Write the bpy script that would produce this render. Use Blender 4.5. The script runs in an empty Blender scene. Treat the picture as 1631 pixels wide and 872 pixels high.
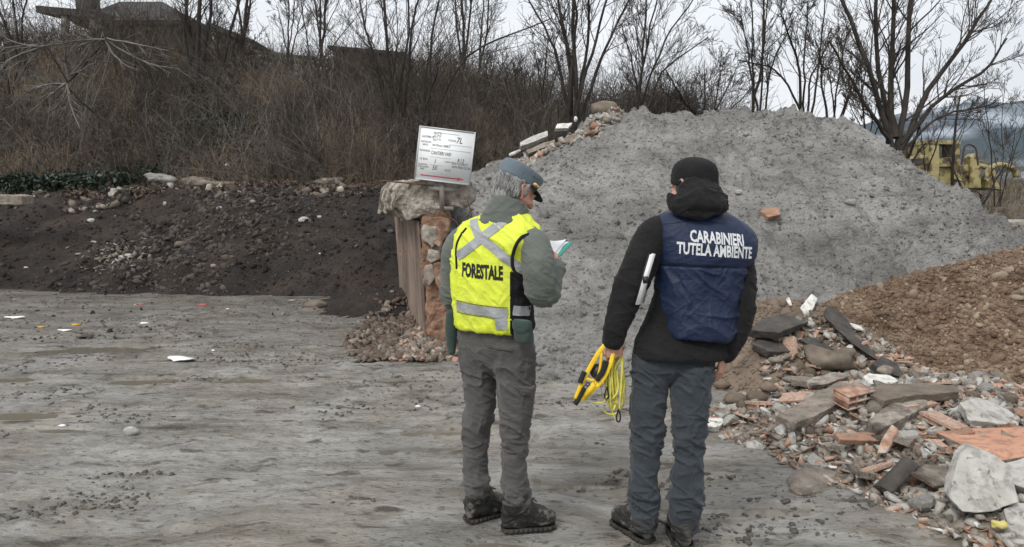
import bpy, bmesh, math, random
import numpy as np
from mathutils import Vector, Matrix, Euler
from mathutils.bvhtree import BVHTree

scene = bpy.context.scene
COL = scene.collection
rad = math.radians
# ------------------------------------------------------------------ camera, sky, sun, exposure
F_PX, W_PX, H_PX, HORIZON = 1250.0, 1631.0, 872.0, 300.0
CAM_Z = 1.63
TH = math.atan((H_PX/2-HORIZON)/F_PX)
cam_d = bpy.data.cameras.new('camera'); cam = bpy.data.objects.new('camera', cam_d); COL.objects.link(cam)
cam.location = (0, 0, CAM_Z); cam.rotation_euler = (math.pi/2-TH, 0, 0)
cam_d.sensor_width = 36.0; cam_d.lens = 36.0*F_PX/W_PX
cam_d.clip_start = 0.05; cam_d.clip_end = 20000
scene.camera = cam

SUN_EL, SUN_AZ = rad(48), rad(215)       # high, behind the photographer, veiled by cloud
world = bpy.data.worlds.new("World"); scene.world = world; world.use_nodes = True
wn = world.node_tree; wn.nodes.clear()
w_out = wn.nodes.new('ShaderNodeOutputWorld')
sky = wn.nodes.new('ShaderNodeTexSky'); sky.sky_type = 'NISHITA'; sky.sun_disc = False
sky.sun_elevation = SUN_EL; sky.sun_rotation = SUN_AZ; sky.dust_density = 3.0
bg1 = wn.nodes.new('ShaderNodeBackground'); bg1.inputs['Strength'].default_value = 0.12
wn.links.new(sky.outputs[0], bg1.inputs['Color'])
bg2 = wn.nodes.new('ShaderNodeBackground'); bg2.inputs['Strength'].default_value = 0.87
tc = wn.nodes.new('ShaderNodeTexCoord'); mp = wn.nodes.new('ShaderNodeMapping')
mp.inputs['Scale'].default_value = (1.2, 1.2, 4.0)
nz = wn.nodes.new('ShaderNodeTexNoise'); nz.inputs['Scale'].default_value = 2.2; nz.inputs['Detail'].default_value = 6
nz.inputs['Roughness'].default_value = 0.55
cr = wn.nodes.new('ShaderNodeValToRGB')
cr.color_ramp.elements[0].position = 0.35; cr.color_ramp.elements[0].color = (0.76, 0.78, 0.81, 1)
cr.color_ramp.elements[1].position = 0.62; cr.color_ramp.elements[1].color = (0.92, 0.925, 0.935, 1)
wn.links.new(tc.outputs['Generated'], mp.inputs['Vector']); wn.links.new(mp.outputs[0], nz.inputs['Vector'])
wn.links.new(nz.outputs['Fac'], cr.inputs['Fac']); wn.links.new(cr.outputs['Color'], bg2.inputs['Color'])
wmix = wn.nodes.new('ShaderNodeMixShader'); wmix.inputs['Fac'].default_value = 0.9
wn.links.new(bg1.outputs[0], wmix.inputs[1]); wn.links.new(bg2.outputs[0], wmix.inputs[2])
wn.links.new(wmix.outputs[0], w_out.inputs['Surface'])

sun_d = bpy.data.lights.new('sun', 'SUN'); sun = bpy.data.objects.new('sun', sun_d); COL.objects.link(sun)
sun_d.energy = 1.5; sun_d.angle = rad(16); sun_d.color = (1.0, 0.96, 0.9)
sdir = Vector((math.sin(SUN_AZ)*math.cos(SUN_EL), math.cos(SUN_AZ)*math.cos(SUN_EL), math.sin(SUN_EL)))
sun.rotation_euler = (-sdir).to_track_quat('-Z', 'Y').to_euler()
sun.location = (0, -5, 30)

scene.view_settings.view_transform = 'Standard'; scene.view_settings.look = 'None'
scene.view_settings.gamma = 1.0; scene.view_settings.exposure = 0.58; scene.view_settings.use_curve_mapping = False
scene.render.engine = 'CYCLES'
scene.cycles.max_bounces = 5; scene.cycles.diffuse_bounces = 2; scene.cycles.glossy_bounces = 2
scene.cycles.use_denoising = True

# ------------------------------------------------------------------ picture point -> place at a real distance
def ray(px, py):
    a, b = px-W_PX/2, H_PX/2-py
    return np.array([a, b*math.sin(TH)+F_PX*math.cos(TH), b*math.cos(TH)-F_PX*math.sin(TH)])
def P(px, py, Y):
    d = ray(px, py); t = Y/d[1]
    return np.array([d[0]*t, Y, CAM_Z+d[2]*t])
def G(px, py, z=0.0):
    d = ray(px, py); t = (z-CAM_Z)/d[2]
    return np.array([d[0]*t, d[1]*t, z])

# ------------------------------------------------------------------ noise
def _h(ix, iy, iz, seed):
    with np.errstate(over='ignore'):
        n = (ix.astype(np.uint32)*np.uint32(374761393) + iy.astype(np.uint32)*np.uint32(668265263)
             + iz.astype(np.uint32)*np.uint32(2147483647) + np.uint32(seed*1013904223 & 0xffffffff))
        n = (n ^ (n >> np.uint32(13)))*np.uint32(1274126177)
        n = (n ^ (n >> np.uint32(16)))*np.uint32(2246822519)
        n = n ^ (n >> np.uint32(15))
    return n.astype(np.float64)/4294967295.0
def noise3(x, y, z, seed=0):
    if np.isscalar(z) or np.ndim(z) == 0:
        x = np.asarray(x, float); y = np.asarray(y, float)+0*x
        ix, iy = np.floor(x), np.floor(y); fx, fy = x-ix, y-iy; ix, iy = ix.astype(np.int64), iy.astype(np.int64)
        zz = np.uint32(0)+np.zeros(1, np.int64)+int(math.floor(float(z)*7)); u = fx*fx*fx*(fx*(fx*6-15)+10); v = fy*fy*fy*(fy*(fy*6-15)+10)
        h00, h10, h01, h11 = _h(ix, iy, zz, seed), _h(ix+1, iy, zz, seed), _h(ix, iy+1, zz, seed), _h(ix+1, iy+1, zz, seed)
        return ((h00*(1-u)+h10*u)*(1-v)+(h01*(1-u)+h11*u)*v)*2-1
    x = np.asarray(x, float); y = np.asarray(y, float)+0*x; z = np.asarray(z, float)+0*x
    ix, iy, iz = np.floor(x), np.floor(y), np.floor(z)
    fx, fy, fz = x-ix, y-iy, z-iz
    ix, iy, iz = ix.astype(np.int64), iy.astype(np.int64), iz.astype(np.int64)
    u, v, w = [t*t*t*(t*(t*6-15)+10) for t in (fx, fy, fz)]
    r = 0
    for a in (0, 1):
        for b in (0, 1):
            for c in (0, 1):
                r = r + _h(ix+a, iy+b, iz+c, seed)*(u if a else 1-u)*(v if b else 1-v)*(w if c else 1-w)
    return r*2-1
def fbm(x, y, z=0.0, o=4, seed=0, g=0.5):
    s, a, f, t = 0, 1.0, 1.0, 0
    for k in range(o):
        s = s+a*noise3(np.asarray(x)*f+k*17.3, np.asarray(y)*f+k*5.1, np.asarray(z)*f, seed+k); t += a; a *= g; f *= 2.03
    return s/t
def ridged(x, y, z=0.0, o=4, seed=0):
    s, a, f, t = 0, 1.0, 1.0, 0
    for k in range(o):
        s = s+a*(1-np.abs(noise3(np.asarray(x)*f+k*7.7, np.asarray(y)*f, np.asarray(z)*f, seed+k))*2); t += a; a *= .55; f *= 2.1
    return s/t
def sstep(a, b, x):
    t = np.clip((np.asarray(x, float)-a)/(b-a), 0, 1); return t*t*(3-2*t)

# ------------------------------------------------------------------ objects
def tag(o, label=None, cat=None, group=None, kind=None):
    if label: o['label'] = label
    if cat: o['category'] = cat
    if group: o['group'] = group
    if kind: o['kind'] = kind
    return o
def empty(name, loc, label=None, cat=None, group=None):
    o = bpy.data.objects.new(name, None); COL.objects.link(o); o.location = Vector(loc); o.empty_display_size = .1
    return tag(o, label, cat, group)
def link_mesh(name, me, mats, parent=None, smooth=True):
    for m in (mats if isinstance(mats, (list, tuple)) else [mats]): me.materials.append(m)
    if smooth: me.polygons.foreach_set('use_smooth', np.ones(len(me.polygons), bool))
    o = bpy.data.objects.new(name, me); COL.objects.link(o)
    if parent is not None:
        o.parent = parent
        w = Matrix.Translation(parent.location) if parent.parent is None else (Matrix.Translation(parent.parent.location) @ Matrix.Translation(parent.location))
        # children are written in world coordinates: move them back under their parent
        me.transform(w.inverted())
    return o
def raw_mesh(V, F):
    """V (n,3); F list of (m,k) arrays"""
    me = bpy.data.meshes.new('mesh')
    V = np.asarray(V, np.float32); F = [np.asarray(f, np.int32) for f in F if len(f)]
    me.vertices.add(len(V)); me.vertices.foreach_set('co', V.ravel())
    nl = sum(f.size for f in F); npoly = sum(len(f) for f in F)
    me.loops.add(nl); me.loops.foreach_set('vertex_index', np.concatenate([f.ravel() for f in F]))
    me.polygons.add(npoly)
    st, tot, off = [], [], 0
    for f in F:
        k = f.shape[1]; st.append(off+np.arange(len(f))*k); tot.append(np.full(len(f), k)); off += f.size
    me.polygons.foreach_set('loop_start', np.concatenate(st).astype(np.int32))
    me.polygons.foreach_set('loop_total', np.concatenate(tot).astype(np.int32))
    me.update(calc_edges=True); me.validate()
    return me
def mesh_obj(name, V, F, mats, parent=None, smooth=True):
    return link_mesh(name, raw_mesh(V, F), mats, parent, smooth)
def bm_obj(name, bm, mats, parent=None, smooth=False):
    bmesh.ops.recalc_face_normals(bm, faces=bm.faces)
    me = bpy.data.meshes.new(name); bm.to_mesh(me); bm.free()
    return link_mesh(name, me, mats, parent, smooth)
class Bag:
    """collects closed shells that end up in one mesh"""
    def __init__(s): s.V = []; s.Q = []; s.T = []; s.n = 0
    def add(s, V, F):
        V = np.asarray(V, float)
        for f in F:
            f = np.asarray(f)
            if len(f) == 0: continue
            (s.Q if f.shape[1] == 4 else s.T).append(f+s.n)
        s.V.append(V); s.n += len(V); return s
    def faces(s): return [np.concatenate(x) for x in (s.Q, s.T) if x]
    def verts(s): return np.concatenate(s.V)
    def obj(s, name, mats, parent=None, smooth=True): return mesh_obj(name, s.verts(), s.faces(), mats, parent, smooth)

def catmull(A, n):
    """rows of A interpolated to n rows"""
    A = np.asarray(A, float)
    if len(A) == 2:
        t = np.linspace(0, 1, n)[:, None]; return A[0]*(1-t)+A[1]*t
    Q = np.vstack([2*A[0]-A[1], A, 2*A[-1]-A[-2]])
    t = np.linspace(0, len(A)-1-1e-9, n); i = t.astype(int); f = (t-i)[:, None]
    p0, p1, p2, p3 = Q[i], Q[i+1], Q[i+2], Q[i+3]
    return .5*((2*p1)+(-p0+p2)*f+(2*p0-5*p1+4*p2-p3)*f**2+(-p0+3*p1-3*p2+p3)*f**3)
def rings(C, A, B, n=24, power=2.0, cap=True):
    """loft of elliptic rings: centres C, half-axes A and B (K,3)"""
    K = len(C); th = np.linspace(0, 2*np.pi, n, endpoint=False)
    c, s = np.cos(th), np.sin(th)
    c = np.sign(c)*np.abs(c)**(2/power); s = np.sign(s)*np.abs(s)**(2/power)
    V = C[:, None, :]+A[:, None, :]*c[None, :, None]+B[:, None, :]*s[None, :, None]
    V = V.reshape(-1, 3)
    i = np.arange(K-1)[:, None]*n; j = np.arange(n)[None, :]; j2 = (j+1) % n
    Q = np.stack([i+j, i+j2, i+n+j2, i+n+j], -1).reshape(-1, 4)
    F = [Q]
    if cap:
        a, b = len(V), len(V)+1
        V = np.vstack([V, C[0], C[-1]])
        jj = np.arange(n); jn = (jj+1) % n
        F.append(np.stack([np.full(n, a), jn, jj], -1)); F.append(np.stack([np.full(n, b), (K-1)*n+jj, (K-1)*n+jn], -1))
    return V, F
def frames(C):
    T = np.gradient(C, axis=0); T /= np.linalg.norm(T, axis=1)[:, None]+1e-12
    u = np.cross(T[0], [0, 0, 1.0]); 
    if np.linalg.norm(u) < .2: u = np.cross(T[0], [0, 1.0, 0])
    u /= np.linalg.norm(u); U = []
    for t in T:
        u = u-t*np.dot(u, t); u /= np.linalg.norm(u)+1e-12; U.append(u)
    U = np.array(U); return T, U, np.cross(T, U)
def limb(pts, r, n=20, k=None, flat=1.0, round_ends=True):
    """tapered tube through pts with radii r and rounded ends"""
    M = np.column_stack([np.asarray(pts, float), np.asarray(r, float)]); k = k or max(6, 6*len(M))
    D = catmull(M, k); C, R = D[:, :3], D[:, 3]
    if round_ends:
        t0 = C[0]-C[1]; t0 /= np.linalg.norm(t0)+1e-12; t1 = C[-1]-C[-2]; t1 /= np.linalg.norm(t1)+1e-12
        a = np.array([80, 50, 25])*np.pi/180
        C = np.vstack([C[0]+t0*R[0]*np.sin(a)[:, None], C, C[-1]+t1*R[-1]*np.sin(a[::-1])[:, None]])
        R = np.concatenate([R[0]*np.cos(a), R, R[-1]*np.cos(a[::-1])])
    T, U, Wv = frames(C)
    return rings(C, U*R[:, None], Wv*R[:, None]*flat, n)
def ellipsoid(c, r, rot=None, n=20, m=14):
    ph = np.linspace(-np.pi/2+.05, np.pi/2-.05, m)
    C = np.zeros((m, 3)); C[:, 2] = np.sin(ph)*r[2]
    A = np.zeros((m, 3)); A[:, 0] = np.cos(ph)*r[0]; B = np.zeros((m, 3)); B[:, 1] = np.cos(ph)*r[1]
    V, F = rings(C, A, B, n)
    if rot is not None: V = V@np.array(rot).T
    return V+np.asarray(c), F
def box_vf(c, h, R=None):
    s = np.array([[x, y, z] for x in (-1, 1) for y in (-1, 1) for z in (-1, 1)], float)*np.asarray(h)
    if R is not None: s = s@np.array(R).T
    return s+np.asarray(c), [np.array([[0, 1, 3, 2], [4, 6, 7, 5], [0, 4, 5, 1], [2, 3, 7, 6], [0, 2, 6, 4], [1, 5, 7, 3]])]
def bar_vf(p, q, w, h, up=(0, 0, 1)):
    p, q = np.asarray(p, float), np.asarray(q, float); d = q-p; L = np.linalg.norm(d); d = d/L
    s = np.cross(d, up); s /= np.linalg.norm(s)+1e-9; u = np.cross(s, d)
    return box_vf((p+q)/2, (L/2, w/2, h/2), np.column_stack([d, s, u]))
def remesh(bag, voxel, smooth=4, fac=.5):
    o = mesh_obj('tmp', bag.verts(), bag.faces(), [])
    m = o.modifiers.new('r', 'REMESH'); m.mode = 'VOXEL'; m.voxel_size = voxel
    if smooth:
        s = o.modifiers.new('s', 'SMOOTH'); s.iterations = smooth; s.factor = fac
    dg = bpy.context.evaluated_depsgraph_get(); dg.update()
    me = bpy.data.meshes.new_from_object(o.evaluated_get(dg)); bpy.data.objects.remove(o)
    return me
def vdata(me):
    n = len(me.vertices); V = np.empty(n*3); me.vertices.foreach_get('co', V)
    N = np.empty(n*3); me.vertices.foreach_get('normal', N); return V.reshape(-1, 3), N.reshape(-1, 3)
def vset(me, V): me.vertices.foreach_set('co', np.asarray(V, np.float32).ravel()); me.update()
def bvh_of(me): return BVHTree.FromPolygons([v.co.copy() for v in me.vertices], [tuple(p.vertices) for p in me.polygons])

# ------------------------------------------------------------------ materials
def mat(name, cols, rough=.8, scale=3.0, bump=.3, bscale=30.0, stretch=(1, 1, 1), detail=8, rvar=0.0, bdist=.01, spec=.5, coord='Object', pos=(.35, .65), metallic=0.0, sheen=0.0, second=None, vor=None):
    """cols: two or three base colours mixed by noise; bump from a finer noise.
       second=(colour, scale, threshold, softness): stains with a shape of their own"""
    m = bpy.data.materials.new(name); m.use_nodes = True; nt = m.node_tree; b = nt.nodes['Principled BSDF']
    N, L = nt.nodes.new, nt.links.new
    if isinstance(cols[0], (int, float)): cols = [cols]
    t = N('ShaderNodeTexCoord'); mpp = N('ShaderNodeMapping'); mpp.inputs['Scale'].default_value = stretch
    L(t.outputs[coord], mpp.inputs['Vector'])
    n1 = N('ShaderNodeTexNoise'); n1.inputs['Scale'].default_value = scale; n1.inputs['Detail'].default_value = detail; n1.inputs['Roughness'].default_value = .65
    L(mpp.outputs[0], n1.inputs['Vector'])
    out = None
    if len(cols) > 1:
        r = N('ShaderNodeValToRGB'); e = r.color_ramp.elements
        e[0].position = pos[0]; e[1].position = pos[1]; e[0].color = (*cols[0], 1); e[1].color = (*cols[-1], 1)
        if len(cols) == 3:
            x = e.new((pos[0]+pos[1])/2); x.color = (*cols[1], 1)
        L(n1.outputs['Fac'], r.inputs['Fac']); out = r.outputs['Color']
    else: b.inputs['Base Color'].default_value = (*cols[0], 1)
    if second:
        n3 = N('ShaderNodeTexNoise'); n3.inputs['Scale'].default_value = second[1]; n3.inputs['Detail'].default_value = 6
        L(mpp.outputs[0], n3.inputs['Vector'])
        mr = N('ShaderNodeMapRange'); mr.inputs['From Min'].default_value = second[2]; mr.inputs['From Max'].default_value = second[2]+second[3]
        L(n3.outputs['Fac'], mr.inputs['Value'])
        mx = N('ShaderNodeMix'); mx.data_type = 'RGBA'; L(mr.outputs[0], mx.inputs[0])
        if out: L(out, mx.inputs[6])
        else: mx.inputs[6].default_value = (*cols[0], 1)
        mx.inputs[7].default_value = (*second[0], 1); out = mx.outputs[2]
    if out: L(out, b.inputs['Base Color'])
    b.inputs['Roughness'].default_value = rough; b.inputs['Specular IOR Level'].default_value = spec; b.inputs['Metallic'].default_value = metallic
    if sheen: b.inputs['Sheen Weight'].default_value = sheen
    if rvar:
        mr = N('ShaderNodeMapRange'); mr.inputs['From Min'].default_value = .35; mr.inputs['From Max'].default_value = .65
        mr.inputs['To Min'].default_value = max(.02, rough-rvar); mr.inputs['To Max'].default_value = min(1, rough+rvar)
        n4 = N('ShaderNodeTexNoise'); n4.inputs['Scale'].default_value = scale*1.7; n4.inputs['Detail'].default_value = 5
        L(mpp.outputs[0], n4.inputs['Vector']); L(n4.outputs['Fac'], mr.inputs['Value']); L(mr.outputs[0], b.inputs['Roughness'])
    if bump:
        n2 = N('ShaderNodeTexNoise'); n2.inputs['Scale'].default_value = bscale; n2.inputs['Detail'].default_value = 6; n2.inputs['Roughness'].default_value = .7
        L(mpp.outputs[0], n2.inputs['Vector'])
        bp = N('ShaderNodeBump'); bp.inputs['Strength'].default_value = bump; bp.inputs['Distance'].default_value = bdist
        L(n2.outputs['Fac'], bp.inputs['Height']); L(bp.outputs[0], b.inputs['Normal'])
    return m

M = {}
M['mud'] = mat('wet_mud', [(.175, .168, .15), (.285, .277, .256), (.37, .362, .338)], .34, 1.1, 1, 24, stretch=(1, 2.2, 1), rvar=.18, bdist=.035, pos=(.3, .68), second=((.11, .10, .086), 3.6, .60, .06))
M['mud_dark'] = mat('dark_mud_clod', [(.045, .04, .035), (.10, .092, .08)], .6, 5, .6, 40)
M['soil_brown'] = mat('brownish_clod', [(.035, .028, .024), (.085, .07, .06)], .9, 4, .6, 30)
M['grey_dark'] = mat('dark_gravel', [(.09, .087, .082), (.17, .165, .156)], .9, 6, .5, 30)
M['earth_pale'] = mat('pale_earth_clod', [(.2, .155, .11), (.3, .245, .18)], .9, 6, .6, 30)
M['water'] = mat('puddle_water', [(.155, .14, .112)], .04, 3, .05, 6, bdist=.004)
M['dark_soil'] = mat('dark_soil', [(.014, .012, .011), (.03, .0245, .022), (.05, .041, .035)], .85, 1.6, 1, 22, bdist=.05, pos=(.32, .7), spec=.3)
M['grey'] = mat('grey_gravel', [(.19, .187, .178), (.285, .28, .268), (.36, .354, .34)], .85, 2.2, 1, 18, bdist=.06, stretch=(1, 1.3, 1.6), pos=(.3, .7), spec=.3)
M['brown'] = mat('brown_soil', [(.10, .066, .043), (.185, .128, .087), (.26, .195, .14)], .9, 3.5, .9, 26, bdist=.03, pos=(.3, .7), spec=.3)
M['sand'] = mat('sandy_soil', [(.115, .088, .066), (.215, .168, .128)], .9, 4, .6, 26, bdist=.02, spec=.3)
M['rubble'] = mat('rubble_dirt', [(.10, .085, .068), (.24, .205, .17), (.36, .33, .29)], .9, 12, .8, 40, bdist=.02, spec=.3)
M['hill'] = mat('hillside_earth', [(.035, .029, .023), (.08, .068, .053), (.13, .11, .082)], .95, .8, 1, 6, bdist=.1, spec=.2, pos=(.32, .68))
M['meadow'] = mat('scrub_ground', [(.03, .03, .018), (.06, .06, .035)], .95, .8, 1, 6, bdist=.1, spec=.2)
M['mountain'] = mat('mountain_slope', [(.022, .04, .05), (.035, .055, .07)], 1, .004, 0, 1, spec=.1, second=((.30, .34, .39), .0065, .48, .14))
M['bark'] = mat('bark', [(.022, .019, .017), (.055, .048, .042)], .9, 6, .6, 30, stretch=(1, 1, .3), spec=.2)
M['twig'] = mat('twig_bark', [(.035, .03, .027), (.085, .073, .063)], .9, 3, 0, spec=.2)
M['pale_bark'] = mat('pale_bark', [(.10, .095, .085), (.2, .19, .175)], .9, 4, .3, 30, spec=.2)
M['brush'] = mat('dry_brush', [(.065, .054, .044), (.15, .125, .10), (.26, .225, .18)], .95, 1.5, 0, spec=.15, pos=(.3, .7))
M['ivy'] = mat('ivy_leaf', [(.012, .022, .014), (.03, .045, .026)], .5, 3, 0)
M['concrete'] = mat('concrete', [(.16, .135, .11), (.36, .32, .27), (.5, .46, .4)], .9, 5, 1, 22, bdist=.04, second=((.11, .09, .07), 3.0, .56, .1))
M['wall_side'] = mat('stained_concrete', [(.15, .11, .085), (.27, .205, .165)], .9, 4, .2, 20, stretch=(1, 1, .6), bdist=.02)
M['rust_conc'] = mat('rusty_concrete', [(.17, .095, .06), (.31, .19, .125)], .9, 5, .9, 30, bdist=.02, second=((.30, .25, .2), 3.4, .56, .08))
M['pale_conc'] = mat('pale_concrete', [(.34, .33, .30), (.46, .45, .42)], .9, 9, .8, 34, bdist=.012, second=((.2, .19, .17), 22, .62, .06))
M['white'] = mat('white_plaster', [(.5, .49, .46), (.68, .67, .64)], .8, 8, .5, 40)
M['terracotta'] = mat('terracotta', [(.29, .155, .105), (.42, .255, .18), (.46, .34, .27)], .85, 7, .5, 50, second=((.4, .36, .31), 9, .52, .1))
M['tile_old'] = mat('old_tile', [(.22, .12, .08), (.34, .21, .14)], .9, 7, .5, 50)
M['red_floor'] = mat('red_floor_face', [(.40, .195, .125), (.49, .27, .175)], .7, 3, .3, 40, second=((.46, .37, .3), 5, .64, .05))
M['stone'] = mat('stone', [(.15, .125, .1), (.27, .235, .195)], .85, 7, .7, 40)
M['stone_grey'] = mat('grey_stone', [(.17, .165, .155), (.31, .3, .285)], .85, 7, .7, 40)
M['stone_brown'] = mat('brown_stone', [(.1, .08, .062), (.19, .155, .12)], .85, 7, .8, 40)
M['asphalt'] = mat('broken_asphalt', [(.035, .032, .029), (.085, .075, .066)], .9, 9, .9, 60)
M['leaf'] = mat('dead_leaf', [(.045, .03, .022), (.14, .10, .075)], .8, 20, 0)
M['wood'] = mat('weathered_wood', [(.14, .12, .1), (.26, .23, .2)], .85, 8, .5, 30, stretch=(1, 1, .2))
M['board'] = mat('white_board', [(.74, .77, .79), (.8, .82, .83)], .35, 2, 0)
M['board_frame'] = mat('board_frame', [(.5, .51, .52)], .45, 2, 0, metallic=.2)
M['ink'] = mat('black_ink', [(.03, .03, .035)], .6, 2, 0)
M['ink_red'] = mat('red_ink', [(.35, .03, .05)], .6, 2, 0)
M['line'] = mat('grey_line', [(.45, .47, .5)], .6, 2, 0)
M['metal'] = mat('grey_metal', [(.2, .19, .17), (.32, .31, .29)], .55, 14, .3, 60, metallic=.5)
M['rust'] = mat('rusty_steel', [(.05, .03, .022), (.12, .065, .04)], .8, 14, .5, 60)
def layer(m, scale, lo, hi, p0, p1, stretch=(1, 1, 1), rot=0.0, detail=5, warp=0.0, tint=None, yr=None, xr=None):
    """multiplies the base colour by a patch pattern (damp, dust, dirt); yr/xr: a place-bound change of the ground itself"""
    nt = m.node_tree; N, L = nt.nodes.new, nt.links.new; b = nt.nodes['Principled BSDF']; src = b.inputs['Base Color']
    t = N('ShaderNodeTexCoord'); mpp = N('ShaderNodeMapping'); mpp.inputs['Scale'].default_value = stretch; mpp.inputs['Rotation'].default_value = (0, 0, rot)
    vec = t.outputs['Object']
    if warp:
        wn_ = N('ShaderNodeTexNoise'); wn_.inputs['Scale'].default_value = .6; L(vec, wn_.inputs['Vector']); vm = N('ShaderNodeVectorMath'); vm.operation = 'MULTIPLY_ADD'
        L(wn_.outputs['Color'], vm.inputs[0]); vm.inputs[1].default_value = (warp,)*3; L(vec, vm.inputs[2]); vec = vm.outputs[0]
    L(vec, mpp.inputs['Vector']); n = N('ShaderNodeTexNoise'); n.inputs['Scale'].default_value = scale; n.inputs['Detail'].default_value = detail; n.inputs['Roughness'].default_value = .6
    L(mpp.outputs[0], n.inputs['Vector']); fac = n.outputs['Fac']
    if yr or xr:
        sp = N('ShaderNodeSeparateXYZ'); L(t.outputs['Object'], sp.inputs[0]); ad = N('ShaderNodeMath'); ad.operation = 'MULTIPLY_ADD'; L(fac, ad.inputs[0]); ad.inputs[1].default_value = warp or 3.0
        L(sp.outputs['Y' if yr else 'X'], ad.inputs[2]); fac = ad.outputs[0]; p0, p1 = yr or xr
    mr = N('ShaderNodeMapRange'); mr.inputs['From Min'].default_value = p0; mr.inputs['From Max'].default_value = p1; L(fac, mr.inputs['Value'])
    cm = N('ShaderNodeMix'); cm.data_type = 'RGBA'; L(mr.outputs[0], cm.inputs[0])
    lo = (lo,)*3 if isinstance(lo, (int, float)) else lo; hi = (hi,)*3 if isinstance(hi, (int, float)) else hi
    cm.inputs[6].default_value = (*lo, 1); cm.inputs[7].default_value = (*hi, 1)
    mx = N('ShaderNodeMix'); mx.data_type = 'RGBA'; mx.blend_type = 'MULTIPLY'; mx.inputs[0].default_value = 1
    if src.links: L(src.links[0].from_socket, mx.inputs[6])
    else: mx.inputs[6].default_value = src.default_value
    L(cm.outputs[2], mx.inputs[7]); L(mx.outputs[2], src); return m
# people
def cloth(name, cols, **k):
    a = dict(rough=.88, scale=5, bump=.7, bscale=22, bdist=.010, stretch=(1, 1, 1.7), spec=.25, sheen=.15); a.update(k)
    return mat(name, cols, **a)
M['skin'] = mat('skin', [(.40, .21, .15), (.52, .31, .235)], .55, 26, .25, 160, bdist=.003)
M['skin2'] = mat('skin_flushed', [(.38, .17, .12), (.5, .27, .2)], .55, 30, .25, 160, bdist=.003)
M['hair'] = mat('grey_hair', [(.14, .14, .14), (.5, .5, .49)], .6, 40, .8, 120, stretch=(1, 1, .12), bdist=.008)
M['jacket_green'] = cloth('olive_grey_fabric', [(.092, .104, .092), (.125, .14, .125)])
M['hivis'] = cloth('yellow_hi_vis', [(.58, .68, .045), (.68, .76, .09)], rough=.7, sheen=0)
M['reflective'] = cloth('reflective_tape', [(.27, .285, .30), (.34, .355, .37)], rough=.4, scale=20, sheen=0)
M['black_fabric'] = cloth('black_fabric', [(.008, .008, .009), (.015, .015, .016)], spec=.2, sheen=.05)
M['grey_trousers'] = cloth('grey_trouser_fabric', [(.066, .063, .061), (.088, .085, .082)])
M['slate_trousers'] = cloth('slate_trouser_fabric', [(.029, .036, .044), (.043, .052, .062)], second=((.12, .125, .12), 55, .72, .03))
M['navy'] = cloth('navy_nylon', [(.0055, .0135, .042), (.008, .019, .056)], rough=.5, sheen=0, spec=.35)
M['white_print'] = cloth('white_print', [(.62, .64, .66)], rough=.6, sheen=0)
M['black_print'] = cloth('black_print', [(.02, .02, .018)], rough=.6, sheen=0)
M['boot'] = mat('muddy_boot_leather', [(.013, .0125, .012), (.035, .033, .03)], .6, 14, .8, 40, bdist=.008, second=((.13, .12, .105), 17, .55, .08))
M['lace'] = mat('boot_lace', [(.05, .046, .04), (.12, .11, .1)], .8, 60, 0)
M['boot_sole'] = mat('rubber_sole', [(.014, .013, .013), (.05, .046, .04)], .8, 14, .5, 60)
M['cap'] = cloth('blue_grey_wool', [(.105, .135, .16), (.13, .165, .19)])
M['gold'] = mat('gold_braid', [(.65, .36, .12), (.8, .55, .25)], .4, 60, .3, 200, metallic=.3)
M['pouch'] = cloth('dark_green_pouch', [(.03, .05, .044), (.045, .07, .06)])
M['paper'] = mat('paper', [(.76, .77, .78)], .7, 2, 0)
M['green_card'] = mat('green_card', [(.01, .30, .22)], .5, 2, 0)
M['yellow_plastic'] = mat('yellow_plastic', [(.80, .50, .015), (.86, .60, .03)], .35, 12, .1, 40, second=((.35, .26, .08), 18, .66, .06))
M['black_plastic'] = mat('black_plastic', [(.012, .012, .012)], .4, 12, 0)
M['tape_yellow'] = mat('yellow_tape', [(.50, .46, .05), (.72, .66, .13)], .5, 40, 0)
M['machine_yellow'] = mat('worn_yellow_paint', [(.25, .215, .09), (.38, .33, .15)], .55, 2.5, .2, 20, second=((.08, .055, .035), 2.2, .56, .06))
M['machine_dark'] = mat('dark_machine_metal', [(.03, .028, .026), (.07, .065, .06)], .7, 4, .3, 20)
M['glass_dark'] = mat('dark_window', [(.012, .014, .016)], .15, 2, 0)
M['render_wall'] = mat('old_render', [(.05, .047, .042), (.09, .083, .075)], .9, 2, .4, 12)
M['roof'] = mat('old_roof', [(.03, .028, .027), (.055, .05, .047)], .9, 3, .6, 14, stretch=(3, 1, 1))
M['plaster_bright'] = mat('bright_litter', [(.7, .7, .68)], .6, 10, .2, 60)
M['litter_yellow'] = mat('yellow_litter', [(.5, .28, .03)], .6, 10, .2, 60)
M['litter_red'] = mat('red_litter', [(.4, .09, .08)], .6, 10, .2, 60)
M['foam'] = mat('yellow_foam', [(.55, .48, .16)], .8, 10, .5, 60)
layer(M['mud'], 9, .80, 1.04, .40, .50, stretch=(.7, 2.0, 1), rot=rad(-5), warp=.9)          # damp furrows left by tyres
layer(M['mud'], 26, .50, 1.04, .37, .43, stretch=(.75, 1.3, 1), rot=rad(4), warp=.2); layer(M['mud'], 1.3, (.93, .885, .825), 1.0, .42, .55, warp=.6)           # small pits
layer(M['mud'], 3.2, (.70, .67, .63), 1.08, .36, .52, stretch=(.5, 1.6, 1), warp=.8)           # wet areas
layer(M['mud'], .7, 1.02, (.56, .54, .52), 0, 1, yr=(6.5, 13.0))                                # black soil trodden into the far part of the yard
layer(M['mud'], .5, 1.0, (.20, .21, .13), 0, 1, yr=(16.0, 18.5))                                # scrub beyond the yard
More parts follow.
